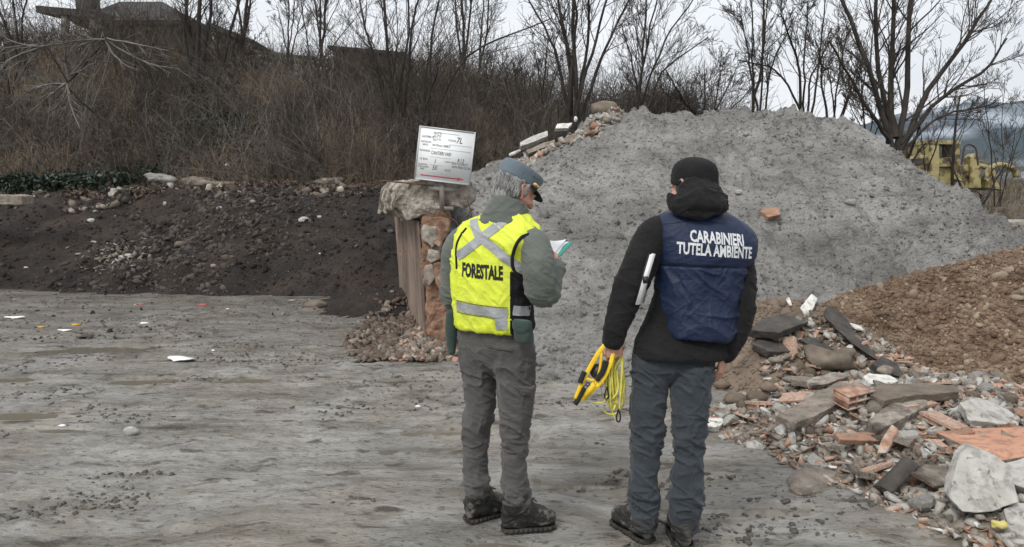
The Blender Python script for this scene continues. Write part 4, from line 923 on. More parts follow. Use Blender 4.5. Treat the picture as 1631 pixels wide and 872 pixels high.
# on the black heap
def on_dark(px, py):
    best = None
    for Y in np.arange(11.8, 18, .03):
        q = P(px, py, Y)
        if dark_h(q[0:1], q[1:2])[0] >= q[2]: return Y
    return 15.8
for px, py, r, m, lab in [(484, 351, 9, 'pale_conc', 'round whitish stone high on the black soil heap'), (509, 346, 4, 'pale_conc', 'small pale chip right of the round whitish stone'), (402, 322, 5, 'stone_grey', 'grey stone near the crest of the black soil heap'),
                     (286, 390, 9, 'stone_brown', 'brown stone left in the slumped clods'), (350, 332, 5, 'stone_grey', 'flat grey stone on the crest of the black heap'), (145, 352, 6, 'pale_conc', 'pale twisted scrap at the upper left of the black heap'), (42, 427, 4, 'pale_conc', 'tiny pale chip at the left of the black heap'),
                     (340, 424, 5, 'stone', 'beige stone in the middle of the slumped clods'), (510, 405, 3, 'white', 'tiny white chip on the right of the black heap')]:
    rock('heap_stone', px, py, on_dark(px, py), r, M[m], lab, 'stone', (1, .8, .65), seed=int(px))
r4 = np.random.default_rng(31); p = []
for _ in range(170):
    px, py = r4.normal(185, 28), r4.normal(408, 14); Y = on_dark(px, py); p.append(P(px, py, Y-.03))
LV, LF = lumps(np.array(p), r4.uniform(.02, .07, len(p)), r4, 1, .4, (1, .6, .18)); me = raw_mesh(LV, [LF]); me.polygons.foreach_set('material_index', np.repeat(r4.choice([0, 0, 1, 1, 2], len(p)), 20).astype(np.int32))
tag(link_mesh('litter', me, [M['stone'], M['stone_brown'], M['pale_conc']], smooth=False), 'patch of pale shredded scraps low on the left of the black soil heap', 'litter', kind='stuff')
p = []
for _ in range(520):
    px, py = r4.uniform(0, 640), r4.uniform(462, 545)
    if r4.random() < (px/640)*.5: continue
    g = G(px, py); g[2] = max(0, dark_h(g[0:1], g[1:2])[0])+.005; p.append(g)
LV, LF = lumps(np.array(p), r4.uniform(.012, .05, len(p))*r4.random(len(p)), r4, 1, .4, (1, .7, .3)); me = raw_mesh(LV, [LF]); me.polygons.foreach_set('material_index', np.repeat(r4.choice([0, 0, 0, 1, 2, 2], len(p)), 20).astype(np.int32))
tag(link_mesh('litter', me, [M['stone_brown'], M['stone_grey'], M['dark_soil']], smooth=False), 'fine crumbs and chips strewn over the yard before the black soil', 'litter', kind='stuff')
# clods pressed into the mud everywhere
p = []
YY = 3.4+9.4*r4.random(34000)**1.15; XX = r4.uniform(-.72, .72, 34000)*YY; CL = fbm(XX*1.4+9, YY*2.6, 0, 3, 55)
for _ in range(34000):
    x, y = XX[_], YY[_]
    if CL[_] < .05+.36*r4.random()+.12*(y < 5)-.22*min(1, max(0, (y-5)/4)): continue
    p.append((x, y))
p = np.array(p); z = ground_h(p[:, 0], p[:, 1]); s = .0025+.016*r4.random(len(p))**2.2
LV, LF = chips(np.column_stack([p, z]), s, r4, (1, .75, .45), .3); tag(mesh_obj('mud', LV, [LF], M['mud_dark'], smooth=False), 'small clods of mud scattered over the yard', 'mud', kind='stuff')
# rocks on the ledge behind the black heap
r5 = np.random.default_rng(71); n5 = 1500; x5 = r5.uniform(-11, -1.3, n5); y5 = r5.uniform(15.2, 16.9, n5)
k5 = fbm(x5*1.1, y5*1.4, 0, 3, 19) > -.05; x5, y5 = x5[k5], y5[k5]; p = np.column_stack([x5, y5, np.maximum(dark_h(x5, y5), hill_h(x5, y5))+.01]); s5 = .02+.12*r5.random(len(p))**3
LV, LF = lumps(p, s5, r5, 1, .35, (1, .75, .5)); me = raw_mesh(LV, [LF]); me.polygons.foreach_set('material_index', np.repeat(r5.choice([0, 0, 1, 1, 2, 3], len(p)), 20).astype(np.int32))
tag(link_mesh('debris', me, [M['dark_soil'], M['soil_brown'], M['stone_brown'], M['concrete']], smooth=False), 'clods and broken stone along the ledge above the black soil', 'debris', kind='stuff')
for px, py, Y, r, m, an, lab in [(521, 293, 16.6, 28, 'concrete', (1, .6, .5), 'large pale broken concrete rock on the ledge left of the notice board'), (330, 290, 16.7, 38, 'stone', (1, .5, .3), 'wide mossy rock on the ledge above the black heap'), (255, 282, 16.7, 24, 'stone_grey', (1, .5, .4), 'mottled grey rock at the left of the ledge'),
                         (598, 316, 15.8, 34, 'stone', (1, .5, .28), 'long mossy rock at the right end of the ledge beside the wall cap'), (376, 294, 16.4, 6, 'white', (1, .8, .6), 'small white stone on the ledge'), (427, 298, 16.5, 16, 'stone_grey', (1, .6, .5), 'grey rock in the middle of the ledge'),
                         (150, 306, 16.2, 5, 'pale_conc', (1, .8, .6), 'small pale stone at the left of the ledge'), (50, 305, 16.1, 6, 'pale_conc', (1.4, .8, .5), 'pale stone beside the left wall end'), (362, 262, 17.3, 3, 'white', (1, .8, .7), 'tiny white stone in the brush above the ledge'),
                         (765, 278, 12.4, 13, 'concrete', (1, .7, .7), 'pale rock right behind the notice board'), (788, 262, 12.6, 14, 'concrete', (1, .7, .55), 'pale rock between the notice board and the capped head')]:
    rock('ledge_rock', px, py+(4 if r > 12 else 1), Y, r, M[m], lab, 'rock', an, seed=int(px)+1, rough=.55 if r > 12 and px < 700 else .24)
# ------------------------------------------------------------------ bare trees and brush
def tubes(Pn, R, sides=3):
    """Pn (N,K,3) polylines with radii R (N,K) -> verts, quads"""
    N, K, _ = Pn.shape
    if N == 0: return np.zeros((0, 3)), np.zeros((0, 4), int)
    T = np.gradient(Pn, axis=1); T /= np.linalg.norm(T, axis=2, keepdims=True)+1e-9
    ref = np.where(np.abs(T[:, :1, 2:3]) > .8, np.array([1., 0, 0]), np.array([0, 0, 1.])); ref = np.broadcast_to(ref, T.shape)
    U = np.cross(T, ref); U /= np.linalg.norm(U, axis=2, keepdims=True)+1e-9; W = np.cross(T, U)
    th = np.linspace(0, 2*np.pi, sides, endpoint=False)
    V = Pn[:, :, None, :]+R[:, :, None, None]*(U[:, :, None, :]*np.cos(th)[None, None, :, None]+W[:, :, None, :]*np.sin(th)[None, None, :, None])
    n_ = np.arange(N)[:, None, None]*K*sides; k = np.arange(K-1)[None, :, None]*sides; s = np.arange(sides)[None, None, :]; s2 = (s+1) % sides
    F = np.stack([n_+k+s, n_+k+s2, n_+k+sides+s2, n_+k+sides+s], -1).reshape(-1, 4)
    return V.reshape(-1, 3), F
def spawn(Pn, R, per, rng, t0=.25, t1=1.0, fac=.5, ang=(25, 55), up=.15, K=5, wig=.05, rk=.6, taper=.35, rmin=.003, fall=.5, flat=None):
    N, K0, _ = Pn.shape; M_ = N*per
    idx = np.repeat(np.arange(N), per); t = rng.uniform(t0, t1, M_)
    f = t*(K0-1); i = np.minimum(f.astype(int), K0-2); g = (f-i)[:, None]
    p = Pn[idx, i]*(1-g)+Pn[idx, i+1]*g; r = R[idx, i]*(1-g[:, 0])+R[idx, i+1]*g[:, 0]
    T = Pn[idx, i+1]-Pn[idx, i]; T /= np.linalg.norm(T, axis=1, keepdims=True)+1e-9
    L = np.linalg.norm(Pn[:, -1]-Pn[:, 0], axis=1)[idx]*fac*(1.15-fall*t)*rng.uniform(.55, 1.25, M_)
    q = rng.normal(size=(M_, 3)); 
    if flat: q[:, 1] *= flat
    q -= T*np.sum(q*T, 1, keepdims=True); q /= np.linalg.norm(q, axis=1, keepdims=True)+1e-9
    a = np.radians(rng.uniform(*ang, M_))[:, None]; D = T*np.cos(a)+q*np.sin(a)
    C = [p]; 
    for k in range(1, K):
        D = D+np.array([0, 0, up])/(K-1)*2+rng.normal(size=(M_, 3))*wig*2; D /= np.linalg.norm(D, axis=1, keepdims=True)
        C.append(C[-1]+D*(L/(K-1))[:, None])
    C = np.stack(C, 1); r0 = np.maximum(r*rk, rmin*1.3); R2 = r0[:, None]*np.linspace(1, taper, K)[None]; R2 = np.maximum(R2, rmin)
    return C, R2
def bare_tree(label, stems, seed=1, n=(9, 6, 5), fac=(.42, .5, .5), up=.18, rmin=.005, group=None, bark='bark', twig='twig', cat='tree', name='bare_tree', wig=.05, ang=(22, 50), t0=.3, flat=None, base=None):
    """stems: list of (list of (px, py, Y), base radius in m)"""
    rng = np.random.default_rng(seed); K = 12; SP, SR = [], []
    for pts, r in stems:
        C = catmull([P(*q) for q in pts], K); L = np.linalg.norm(C[-1]-C[0]); w = np.cumsum(rng.normal(size=(K, 3))*L*.007, 0); w[0] = 0; C = C+w
        SP.append(C); SR.append(r*.63*np.linspace(1, .3, K)**.8)
    SP, SR = np.array(SP), np.array(SR); b = SP[0][0]
    root = empty(name, b, label, cat, group)
    V, F = tubes(SP, SR, 8); mesh_obj('trunk', V, [F], M[bark], root)
    bag = Bag(); Pn, R = SP, SR; lv = [(Pn, R)]
    for k, per in enumerate(n):
        Pn, R = spawn(Pn, R, per, rng, t0 if k == 0 else .2, .98, fac[min(k, len(fac)-1)], ang, up, 6 if k == 0 else (5 if k == 1 else 4), wig, .42, .3, rmin*.75, .55, flat)
        V, F = tubes(Pn, R, 4 if k == 0 else 3); bag.add(V, [F])
    bag.obj('crown', M[twig], root); return root

def mt(label, x0, y0, Y, tops, r, seed, n=(9, 6, 5), **k):
    """multi-stemmed tree from one base, stems to the given picture points"""
    st = []
    for q, t in enumerate(tops):
        tx, ty = t[:2]; mid = t[2] if len(t) > 2 else None; dy = ((q*37) % 5-2)*.25
        pts = [(x0+(q-len(tops)/2)*3, y0, Y)]+([(mid[0], mid[1], Y+dy*.5)] if mid else [])+[(tx, ty, Y+dy)]
        st.append((pts, r*(1 if q == 0 else .75)))
    return bare_tree(label, st, seed, n, **k)

# the row along the crest, left to right
mt('dark leaning stems at the top left corner', 40, 110, 20.5, [(-30, -60), (10, -90), (60, -70, (35, 20))], .07, 1, (8, 6, 5))
mt('dark multi-stemmed tree in front of the old house eave', 322, 185, 21, [(330, -120), (318, -90, (300, 60)), (352, -110), (395, -90, (350, 90)), (290, -60)], .13, 2, (9, 6, 5))
mt('tall dark tree right of the old house', 388, 100, 24.3, [(398, -90), (420, -70), (372, -60)], .10, 3, (9, 6, 4))
mt('short bushy tree between the house and the rail fence', 360, 140, 22.5, [(340, 20), (380, 30), (410, 60), (330, 50)], .05, 4, (8, 6, 5))
mt('slender pair of trunks right of the rail fence', 515, 104, 24.3, [(530, -80), (522, -90), (500, -70)], .075, 5, (9, 6, 4))
mt('thin tree behind the rail fence', 462, 100, 25, [(455, -60), (475, -40), (440, 0), (490, -10)], .05, 6, (9, 6, 5))
mt('airy thin-stemmed tree left of the grey shed', 500, 110, 26, [(480, -30), (560, -40), (590, 0)], .045, 7, (9, 6, 5))
mt('near dark tree with many stems behind the notice board', 642, 275, 18.6, [(608, -120, (622, 110)), (640, -130, (645, 100)), (690, -90, (650, 60)), (560, -40, (600, 110)), (580, 95, (635, 150))], .085, 8, (9, 6, 4), ang=(20, 50))
mt('near forked tree whose branch reaches out to the right', 668, 285, 18.4, [(700, 110, (672, 200)), (690, 60, (680, 150)), (880, 20, (740, 100)), (720, -60, (690, 90))], .075, 9, (9, 5, 4), t0=.35)
mt('straight dark trunk right of the near forked tree', 736, 142, 23.6, [(735, -120, (742, 40)), (752, -110), (728, -60)], .085, 10, (9, 6, 4))
mt('leaning dark trunk beside the lean-to shelter', 762, 140, 23.8, [(795, -70, (775, 60)), (770, -80)], .06, 11, (9, 6, 5))
mt('hanging pale shoots of a shrub above the notice board', 735, 150, 21, [(700, 220, (715, 140)), (775, 215, (765, 140)), (690, 180, (700, 140)), (800, 190, (780, 145)), (740, 230, (738, 150))], .016, 12, (6, 4), up=-.12, bark='pale_bark', twig='pale_bark', cat='shrub', name='shrub')
mt('low twiggy shrub beside the stone gatepost', 800, 150, 22.6, [(770, 90), (800, 85), (830, 100), (850, 120)], .025, 13, (8, 7, 5), cat='shrub', name='shrub', rmin=.004)
mt('tall clump of dark stems fanning out behind the boulder', 918, 205, 18.5, [(925, -120, (922, 60)), (945, -110, (932, 60)), (880, -60, (900, 70)), (985, -60, (945, 80)), (838, -10, (890, 90)), (910, -90), (1010, 0, (960, 90)), (865, -100, (895, 50))], .095, 14, (9, 6, 4))
mt('small dark tree left of the fanning clump', 868, 175, 20, [(872, 60), (850, 90), (890, 80)], .04, 15, (8, 6, 4))
mt('leaning pale-grey tree with splayed stems right of the boulder', 1018, 195, 18.2, [(1040, -70, (1025, 90)), (1110, -30, (1050, 80)), (1060, -100, (1032, 60)), (990, 40, (1010, 120)), (1130, 60, (1060, 110))], .06, 16, (9, 6, 4))
mt('low spreading shrub on the crest between two slender trees', 1130, 200, 17.6, [(1060, 110, (1090, 160)), (1120, 95), (1180, 100), (1210, 130, (1180, 160)), (1150, 80), (1075, 150)], .04, 17, (8, 7, 5), up=.08, cat='shrub', name='shrub')
mt('slender upright tree above the middle of the grey heap', 1208, 200, 17.2, [(1210, -100, (1212, 80)), (1190, -60), (1240, -30, (1220, 90)), (1180, 20, (1200, 110)), (1260, 30, (1225, 120))], .055, 18, (9, 6, 5))
mt('tangled medium tree leaning right of the slender upright one', 1285, 200, 17.4, [(1240, 20, (1270, 110)), (1290, 10), (1340, 40, (1300, 110)), (1180, 100, (1245, 120)), (1320, -10)], .06, 19, (9, 6, 5))
mt('dense dark shrub left of the largest tree', 1330, 215, 17, [(1300, 60), (1345, 50), (1380, 80), (1310, 100), (1370, 110)], .05, 20, (9, 7, 5), cat='shrub', name='shrub')
mt('short dense thicket below the largest tree', 1385, 240, 17, [(1370, 110), (1400, 130), (1420, 150), (1350, 150)], .035, 21, (8, 7, 5), cat='shrub', name='shrub')
bare_tree('largest bare tree with thick trunk and wide fan of branches above the heap', [
    ([(1424, 300, 15.6), (1420, 220, 15.6), (1408, 90, 15.5), (1400, -100, 15.3)], .115), ([(1428, 300, 15.6), (1432, 200, 15.6), (1448, 60, 15.8), (1465, -100, 16)], .12),
    ([(1422, 240, 15.6), (1395, 140, 15.4), (1350, 20, 15.2), (1330, -50, 15.1)], .10), ([(1432, 240, 15.6), (1465, 150, 15.9), (1530, 50, 16.2), (1570, -10, 16.4)], .10),
    ([(1426, 220, 15.6), (1425, 100, 15.8), (1430, -100, 16)], .12), ([(1434, 230, 15.6), (1490, 160, 15.9), (1560, 110, 16.1), (1592, 60, 16.2)], .075),
    ([(1420, 230, 15.6), (1370, 170, 15.3), (1310, 70, 15.1)], .07), ([(1436, 240, 15.6), (1500, 190, 15.8), (1575, 175, 16)], .05)], 22, (12, 7, 5), fac=(.40, .48, .5), flat=.7)
mt('small bare tree with crooked dark stem in front of the yellow machine', 1530, 345, 20, [(1535, 150, (1520, 270)), (1600, 260, (1560, 330)), (1500, 230, (1540, 320))], .085, 23, (6, 5, 4))
mt('thin twiggy tree right of the yellow machine', 1590, 330, 21, [(1560, 130), (1600, 120), (1640, 150), (1620, 200)], .03, 24, (8, 6, 4))
mt('leaning broken dark trunk left of the yellow machine', 1440, 275, 16.5, [(1465, 200, (1450, 240)), (1475, 230)], .06, 25, (5, 4, 3), t0=.5)
mt('thin bare sapling left of the yellow machine', 1475, 290, 17.6, [(1520, 150, (1490, 230)), (1460, 170)], .03, 26, (7, 5, 4))
# leaning tree on the slope at left, pale shoots arching from its fork
lt = bare_tree('leaning tree with pale arching shoots on the left slope', [
    ([(197, 232, 17.2), (180, 205, 17.2), (140, 165, 17.1), (108, 132, 17.0)], .055), ([(108, 132, 17.0), (90, 105, 16.9), (68, 72, 16.8), (40, 30, 16.9)], .035), ([(110, 130, 17.0), (140, 100, 17.1), (168, 62, 17.2), (165, 45, 17.2)], .03)], 27, (3, 3), rmin=.004)
rngl = np.random.default_rng(3); SPp, SRr = [], []
for (x, y), ends in {(68, 75): [(32, 165, 40, 115), (-10, 50, 25, 70), (0, 110, 20, 95), (95, 45, 80, 60), (5, 20, 40, 45)], (168, 63): [(265, 80, 215, 72), (210, 110, 185, 90), (60, 75, 110, 68), (290, 110, 230, 98), (160, 30, 165, 45), (90, 95, 130, 70)],
                     (106, 134): [(75, 180, 100, 160), (50, 180, 85, 150), (125, 205, 108, 165), (35, 150, 70, 135), (20, 165, 60, 140)], (110, 120): [(98, 60, 100, 90), (150, 60, 135, 90), (150, 100, 130, 112)], (60, 72): [(-20, 170, 10, 110), (-30, 120, 0, 80)]}.items():
    for ex, ey, mx, my in ends:
        Y = 17+rngl.normal()*.3; C = catmull([P(x, y, 17), P(mx, my, (17+Y)/2-.2), P(ex, ey, Y-.3)], 8); SPp.append(C+np.cumsum(rngl.normal(size=(8, 3))*.012, 0)); SRr.append(np.linspace(.024, .009, 8))
SPp, SRr = np.array(SPp), np.array(SRr); bag = Bag(); V, F = tubes(SPp, SRr, 4); bag.add(V, [F])
C2, R2 = spawn(SPp, SRr, 7, rngl, .15, .95, .42, (15, 45), -.1, 5, .05, .6, .5, .0045); V, F = tubes(C2, R2, 3); bag.add(V, [F])
C3, R3 = spawn(C2, R2, 3, rngl, .2, .95, .5, (15, 45), -.05, 4, .05, .6, .5, .004); V, F = tubes(C3, R3, 3); bag.add(V, [F])
bag.obj('shoots', M['pale_bark'], lt)
mt('small dark saplings on the left slope below the house', 225, 170, 20, [(215, 60), (245, 70), (190, 90), (265, 100)], .03, 28, (8, 6, 4))
mt('small dark tree at the far left slope', 20, 150, 20, [(5, 60), (45, 55), (-20, 90)], .035, 29, (8, 6, 4))
mt('thin pale sapling standing left of the notice board', 621, 285, 16.8, [(620, 215)], .016, 30, (4, 3), bark='pale_bark', twig='pale_bark')

# brush that covers the bank
def brush(name, n, ok, label, m, seed, h=(.4, 1.2), per=3, xr=(-20, 12), yr=(16.4, 24.6), r=.006, lean=.35, hf=hill_h, droop=.0, kf=.45):
    rng = np.random.default_rng(seed); x = rng.uniform(*xr, n*3); y = rng.uniform(*yr, n*3); k = ok(x, y)&(np.abs(x) < y*.72+1); x, y = x[k][:n], y[k][:n]; N = len(x)
    D = np.column_stack([rng.normal(0, lean, N), rng.normal(-.1, lean, N), np.ones(N)]); D /= np.linalg.norm(D, axis=1, keepdims=True)
    L = rng.uniform(*h, N)*(.6+.8*sstep(-.3, .4, fbm(x*.5, y*.5, 0, 2, seed))); C = [np.column_stack([x, y, hf(x, y)-.05])]
    for _ in range(4):
        D = D+rng.normal(size=(N, 3))*.16+np.array([0, 0, -droop]); D /= np.linalg.norm(D, axis=1, keepdims=True); C.append(C[-1]+D*(L/4)[:, None])
    Pn = np.stack(C, 1); R = r*np.linspace(1, .45, 5)[None]*rng.uniform(.7, 1.5, (N, 1)); bag = Bag(); V, F = tubes(Pn, R, 3); bag.add(V, [F])
    C2, R2 = spawn(Pn, R, per, rng, .2, .95, kf, (20, 65), .0, 4, .09, .7, .5, r*.45); V, F = tubes(C2, R2, 3); bag.add(V, [F])
    return tag(bag.obj(name, M[m]), label, 'brush', kind='stuff')
brush('undergrowth', 11000, lambda x, y: (y > 16.5) & (x < 6), 'leafless brown brush covering the steep bank behind the yard', 'brush', 51, (.35, 1.1), 4)
brush('undergrowth', 2600, lambda x, y: (y > 16.6) & (x < 6), 'taller dark leafless thicket stems on the bank', 'twig', 52, (.9, 2.0), 7, r=.008, lean=.45)
brush('undergrowth', 2400, lambda x, y: (y > 16.6) & (x < 6), 'pale dead stems among the brown brush', 'pale_bark', 53, (.6, 2.0), 4, r=.007, lean=.6, droop=.1)
brush('undergrowth', 1100, lambda x, y: (y > 22.6) & (x < 5), 'thin twigs standing up along the crest of the bank', 'twig', 54, (.5, 1.7), 7, yr=(22.6, 25), r=.006, lean=.25)
brush('undergrowth', 1500, lambda x, y: (x > 12), 'tall brush beyond the yellow machine', 'brush', 58, (1.2, 2.6), 6, xr=(12, 44), yr=(36, 60), r=.012, hf=ground_h, lean=.3)
brush('undergrowth', 4200, lambda x, y: (x > 6.6), 'brush on the low ground behind the grey heap at right', 'brush', 55, (.25, .85), 4, xr=(6.6, 30), yr=(14.5, 33), r=.008, hf=ground_h, lean=.5)
brush('undergrowth', 420, lambda x, y: (x > 3) & (x < 8.5), 'dark twigs behind the crest of the grey heap', 'twig', 56, (.9, 2.0), 7, xr=(2, 12), yr=(17, 22), r=.007, hf=lambda x, y: np.maximum(ground_h(x, y), hill_h(x, y)))
brush('undergrowth', 900, lambda x, y: (y < 17.2) & (y > 15.9) & (x < -.8), 'dry grass and twigs hanging over the ledge above the black soil', 'brush', 57, (.15, .6), 5, xr=(-12, 0), yr=(15.9, 17.2), r=.004, lean=.8, droop=.35, hf=lambda x, y: np.maximum(dark_h(x, y), hill_h(x, y)))
# ivy carpets
def leaves(name, n, pts_fn, label, m, seed, s=(.02, .05), cat='ivy'):
    rng = np.random.default_rng(seed); p = pts_fn(rng, n); N = len(p); Rr = rand_rot(N, rng); sz = rng.uniform(*s, N)
    B = np.array([[-1, -.6, 0], [1, -.5, .15], [.8, .6, 0], [-.7, .7, .2]])
    V = np.einsum('nij,vj->nvi', Rr, B)*sz[:, None, None]+p[:, None, :]; F = np.arange(N*4).reshape(-1, 4)
    return tag(mesh_obj(name, V.reshape(-1, 3), [F], M[m], smooth=False), label, cat, kind='stuff')
def ivy_pts(rng, n):
    x = rng.uniform(-12.5, -7.0, n*2); y = rng.uniform(16.0, 17.6, n*2); k = fbm(x*.9, y*1.2, 0, 3, 8) > -.12+(x > -8)*.2; x, y = x[k][:n], y[k][:n]
    return np.column_stack([x, y, np.maximum(hill_h(x, y), dark_h(x, y))+rng.uniform(0, .35, len(x))])
leaves('ivy', 15000, ivy_pts, 'dark green ivy carpet along the foot of the bank at left', 'ivy', 61)
def ivy2(rng, n):
    x = rng.normal(-7.2, 1.0, n); y = rng.normal(19.4, .6, n); return np.column_stack([x, y, hill_h(x, y)+rng.uniform(0, .45, n)])
leaves('ivy', 2600, ivy2, 'dark green bramble patch in the middle of the left slope', 'ivy', 62)
def litter_leaves(rng, n):
    x = rng.uniform(-13, 6, n); y = 16+rng.random(n)**1.3*8; return np.column_stack([x, y, hill_h(x, y)+rng.uniform(0, .12, n)])
leaves('leaf_litter', 26000, litter_leaves, 'dead leaves lying under the brush on the bank', 'leaf', 63, (.02, .05), 'leaf litter')
def ledge_moss(rng, n):
    x = rng.uniform(-9, -1.2, n); y = rng.uniform(15.7, 16.8, n); k = fbm(x*1.5, y, 0, 2, 4) > 0; x, y = x[k], y[k]; return np.column_stack([x, y, np.maximum(hill_h(x, y), dark_h(x, y))+rng.uniform(0, .08, len(x))])
leaves('leaf_litter', 7000, ledge_moss, 'dead leaves and roots along the ledge above the black soil', 'leaf', 64, (.015, .045), 'leaf litter')
def green_right(rng, n):
    x = rng.uniform(8.5, 20, n); y = rng.uniform(13, 24, n); return np.column_stack([x, y, ground_h(x, y)+rng.uniform(0, .25, n)])
M['weed'] = mat('weed_leaf', [(.03, .04, .02), (.07, .08, .045)], .8, 2, 0)
leaves('weeds', 16000, green_right, 'dull green weeds on the low ground below the yellow machine', 'weed', 65, (.02, .06), 'weeds')

# ------------------------------------------------------------------ buildings on the crest
def quad_obj(name, polys, m, parent, thick=0.0):
    bm = bmesh.new()
    for poly in polys: bm.faces.new([bm.verts.new(p) for p in poly])
    bmesh.ops.remove_doubles(bm, verts=bm.verts, dist=.001); o = bm_obj(name, bm, m, parent)
    if thick: md = o.modifiers.new('t', 'SOLIDIFY'); md.thickness = thick; md.offset = -1
    return o
YH0 = 31.0
hb0, hb1 = P(150, 95, YH0), P(300, 95, YH0); zt = P(200, 26, YH0)[2]; zb = min(hb0[2], hb1[2])-1.5; xl, xr = hb0[0], hb1[0]; yb = YH0+6.5
house = empty('old_house', ((xl+xr)/2, YH0+3, zb), 'old dark house with low hipped roof on the crest at top left', 'house')
rough = Bag()
for a, b in (((xl, YH0), (xr, YH0)), ((xr, YH0), (xr, yb)), ((xr, yb), (xl, yb)), ((xl, yb), (xl, YH0))):
    V, F = box_vf(((a[0]+b[0])/2, (a[1]+b[1])/2, (zb+zt)/2), (abs(a[0]-b[0])/2+.11, abs(a[1]-b[1])/2+.11, (zt-zb)/2)); rough.add(V, F)
rough.obj('wall', M['render_wall'], house, False)
r0, r1 = P(190, 3, YH0+3), P(258, 5, YH0+3); zr = r0[2]; e = .5
A, B_, C_, D_ = (xl-e, YH0-e, zt-.25), (xr+e, YH0-e, zt-.25), (xr+e, yb+e, zt-.25), (xl-e, yb+e, zt-.25); R0, R1 = (r0[0], YH0+3, zr), (r1[0], YH0+3, zr)
rf = quad_obj('roof', [[A, B_, R1, R0], [B_, C_, R1], [C_, D_, R0, R1], [D_, A, R0]], M['roof'], house, .16)
c0 = P(140, 5, YH0+1); V, F = box_vf((c0[0], YH0+1, c0[2]+.1), (.32, .32, 1.0)); Bag().add(V, F).obj('chimney', M['render_wall'], rf, False)
ca, cb = P(57, 9, YH0-1.5), P(152, 17, YH0-1.5); quad_obj('canopy', [[ca, cb, cb+np.array([0, 3, .2]), ca+np.array([0, 3, .2])]], M['roof'], house, .25)
for px in (104, 148): Bag().add(*bar_vf(P(px, 17, YH0-1.3), P(px, 95, YH0-1.3), .2, .2, up=(0, 1, 0))).obj('post', M['wood'], house, False)

for fx in (.16, .42, .68):
    x = xl+(xr-xl)*fx; fr = Bag()
    for dx, dz, hx, hz in ((-.5, 0, .05, .6), (.5, 0, .05, .6), (0, .6, .55, .05), (0, -.6, .55, .05)): V, F = box_vf((x+dx, YH0-.13, zt-1.1+dz), (hx, .05, hz)); fr.add(V, F)
    wf = fr.obj('window', M['wood'], house, False); V, F = box_vf((x, YH0-.125, zt-1.1), (.45, .02, .55)); Bag().add(V, F).obj('pane', M['glass_dark'], wf, False)
# lean-to roof to the right of the house
yl = YH0-1.2; lean = empty('lean_to_shed', P(380, 100, yl), 'open shed whose dark roof slopes down right of the old house', 'shed')
a0, a1 = P(330, 34, yl), P(402, 63, yl); quad_obj('roof', [[a0, a1, a1+np.array([0, 3.5, 0]), a0+np.array([0, 3.5, 0])]], M['roof'], lean, .18)
for px in (338, 396):
    for dy in (0, 3.2):
        t = P(px, 34+(px-330)*.40, yl); Bag().add(*bar_vf((t[0], yl+.1+dy, t[2]-3.2), (t[0], yl+.1+dy, t[2]-.1), .16, .16, up=(0, 1, 0))).obj('post', M['wood'], lean, False)
# grey shed
ys = 26.5; s0, s1 = P(531, 81, ys), P(640, 92, ys); shed = empty('flat_roofed_shed', P(585, 125, ys), 'low grey flat-topped shed half sunk behind the crest', 'shed')
zb2 = P(585, 135, ys)[2]; quad_obj('wall', [[(s0[0], ys, zb2), (s1[0], ys, zb2), (s1[0], ys, s1[2]), (s0[0], ys, s0[2])], [(s0[0], ys+3, zb2), (s0[0], ys, zb2), (s0[0], ys, s0[2]), (s0[0], ys+3, s0[2])],
   [(s1[0], ys, zb2), (s1[0], ys+3, zb2), (s1[0], ys+3, s1[2]), (s1[0], ys, s1[2])], [(s1[0], ys+3, zb2), (s0[0], ys+3, zb2), (s0[0], ys+3, s0[2]), (s1[0], ys+3, s1[2])]], M['render_wall'], shed)
quad_obj('roof', [[(s0[0]-.15, ys-.15, s0[2]+.05), (s1[0]+.15, ys-.15, s1[2]+.05), (s1[0]+.15, ys+3.1, s1[2]+.05), (s0[0]-.15, ys+3.1, s0[2]+.05)]], M['roof'], shed, .1)
# rail fence
yf = 25.2; fence = empty('rail_fence', P(480, 105, yf), 'wooden rail fence along the crest left of the grey shed', 'fence')
for px in (400, 440, 482, 524): Bag().add(*bar_vf(P(px, 70+(px-400)*.16+12, yf), P(px, 125, yf), .09, .09, up=(0, 1, 0))).obj('post', M['wood'], fence, False)
for dy in (0, 9): Bag().add(*bar_vf(P(396, 82+dy, yf-.07), P(528, 97+dy, yf-.07), .04, .12)).obj('rail', M['wood'], fence, False)
# open shelter
yo = 25.5; sh = empty('timber_shelter', P(765, 145, yo), 'small open timber shelter with flat roof on the crest', 'shelter')
Bag().add(*box_vf((P(742, 126, yo)+P(795, 129, yo))/2, (.55, .6, .09))).obj('roof', M['roof'], sh, False)
for px in (746, 766, 790): Bag().add(*bar_vf(P(px, 127, yo-.3), P(px, 158, yo-.3), .1, .1, up=(0, 1, 0))).obj('post', M['wood'], sh, False)
Bag().add(*bar_vf(P(742, 135, yo-.36), P(795, 138, yo-.36), .04, .14)).obj('beam', M['wood'], sh, False)
# gatepost
yg = 23.8; gp = empty('stone_gatepost', P(824, 160, yg), 'weathered stone gatepost with a capped top on the crest', 'gatepost')
Bag().add(*bar_vf(P(824, 122, yg), P(824, 168, yg), .22, .22, up=(0, 1, 0))).obj('shaft', M['concrete'], gp, False)
Bag().add(*bar_vf(P(824, 111, yg), P(824, 122, yg), .16, .16, up=(0, 1, 0))).add(*box_vf(P(824.5, 111, yg), (.14, .14, .03))).obj('post_cap', M['concrete'], gp, False)
quad_obj('wire_rail', [[P(836, 122, yg)+[0, 0, 0], P(870, 140, yg), P(870, 140.6, yg), P(836, 122.6, yg)]], M['metal'], gp, .01)

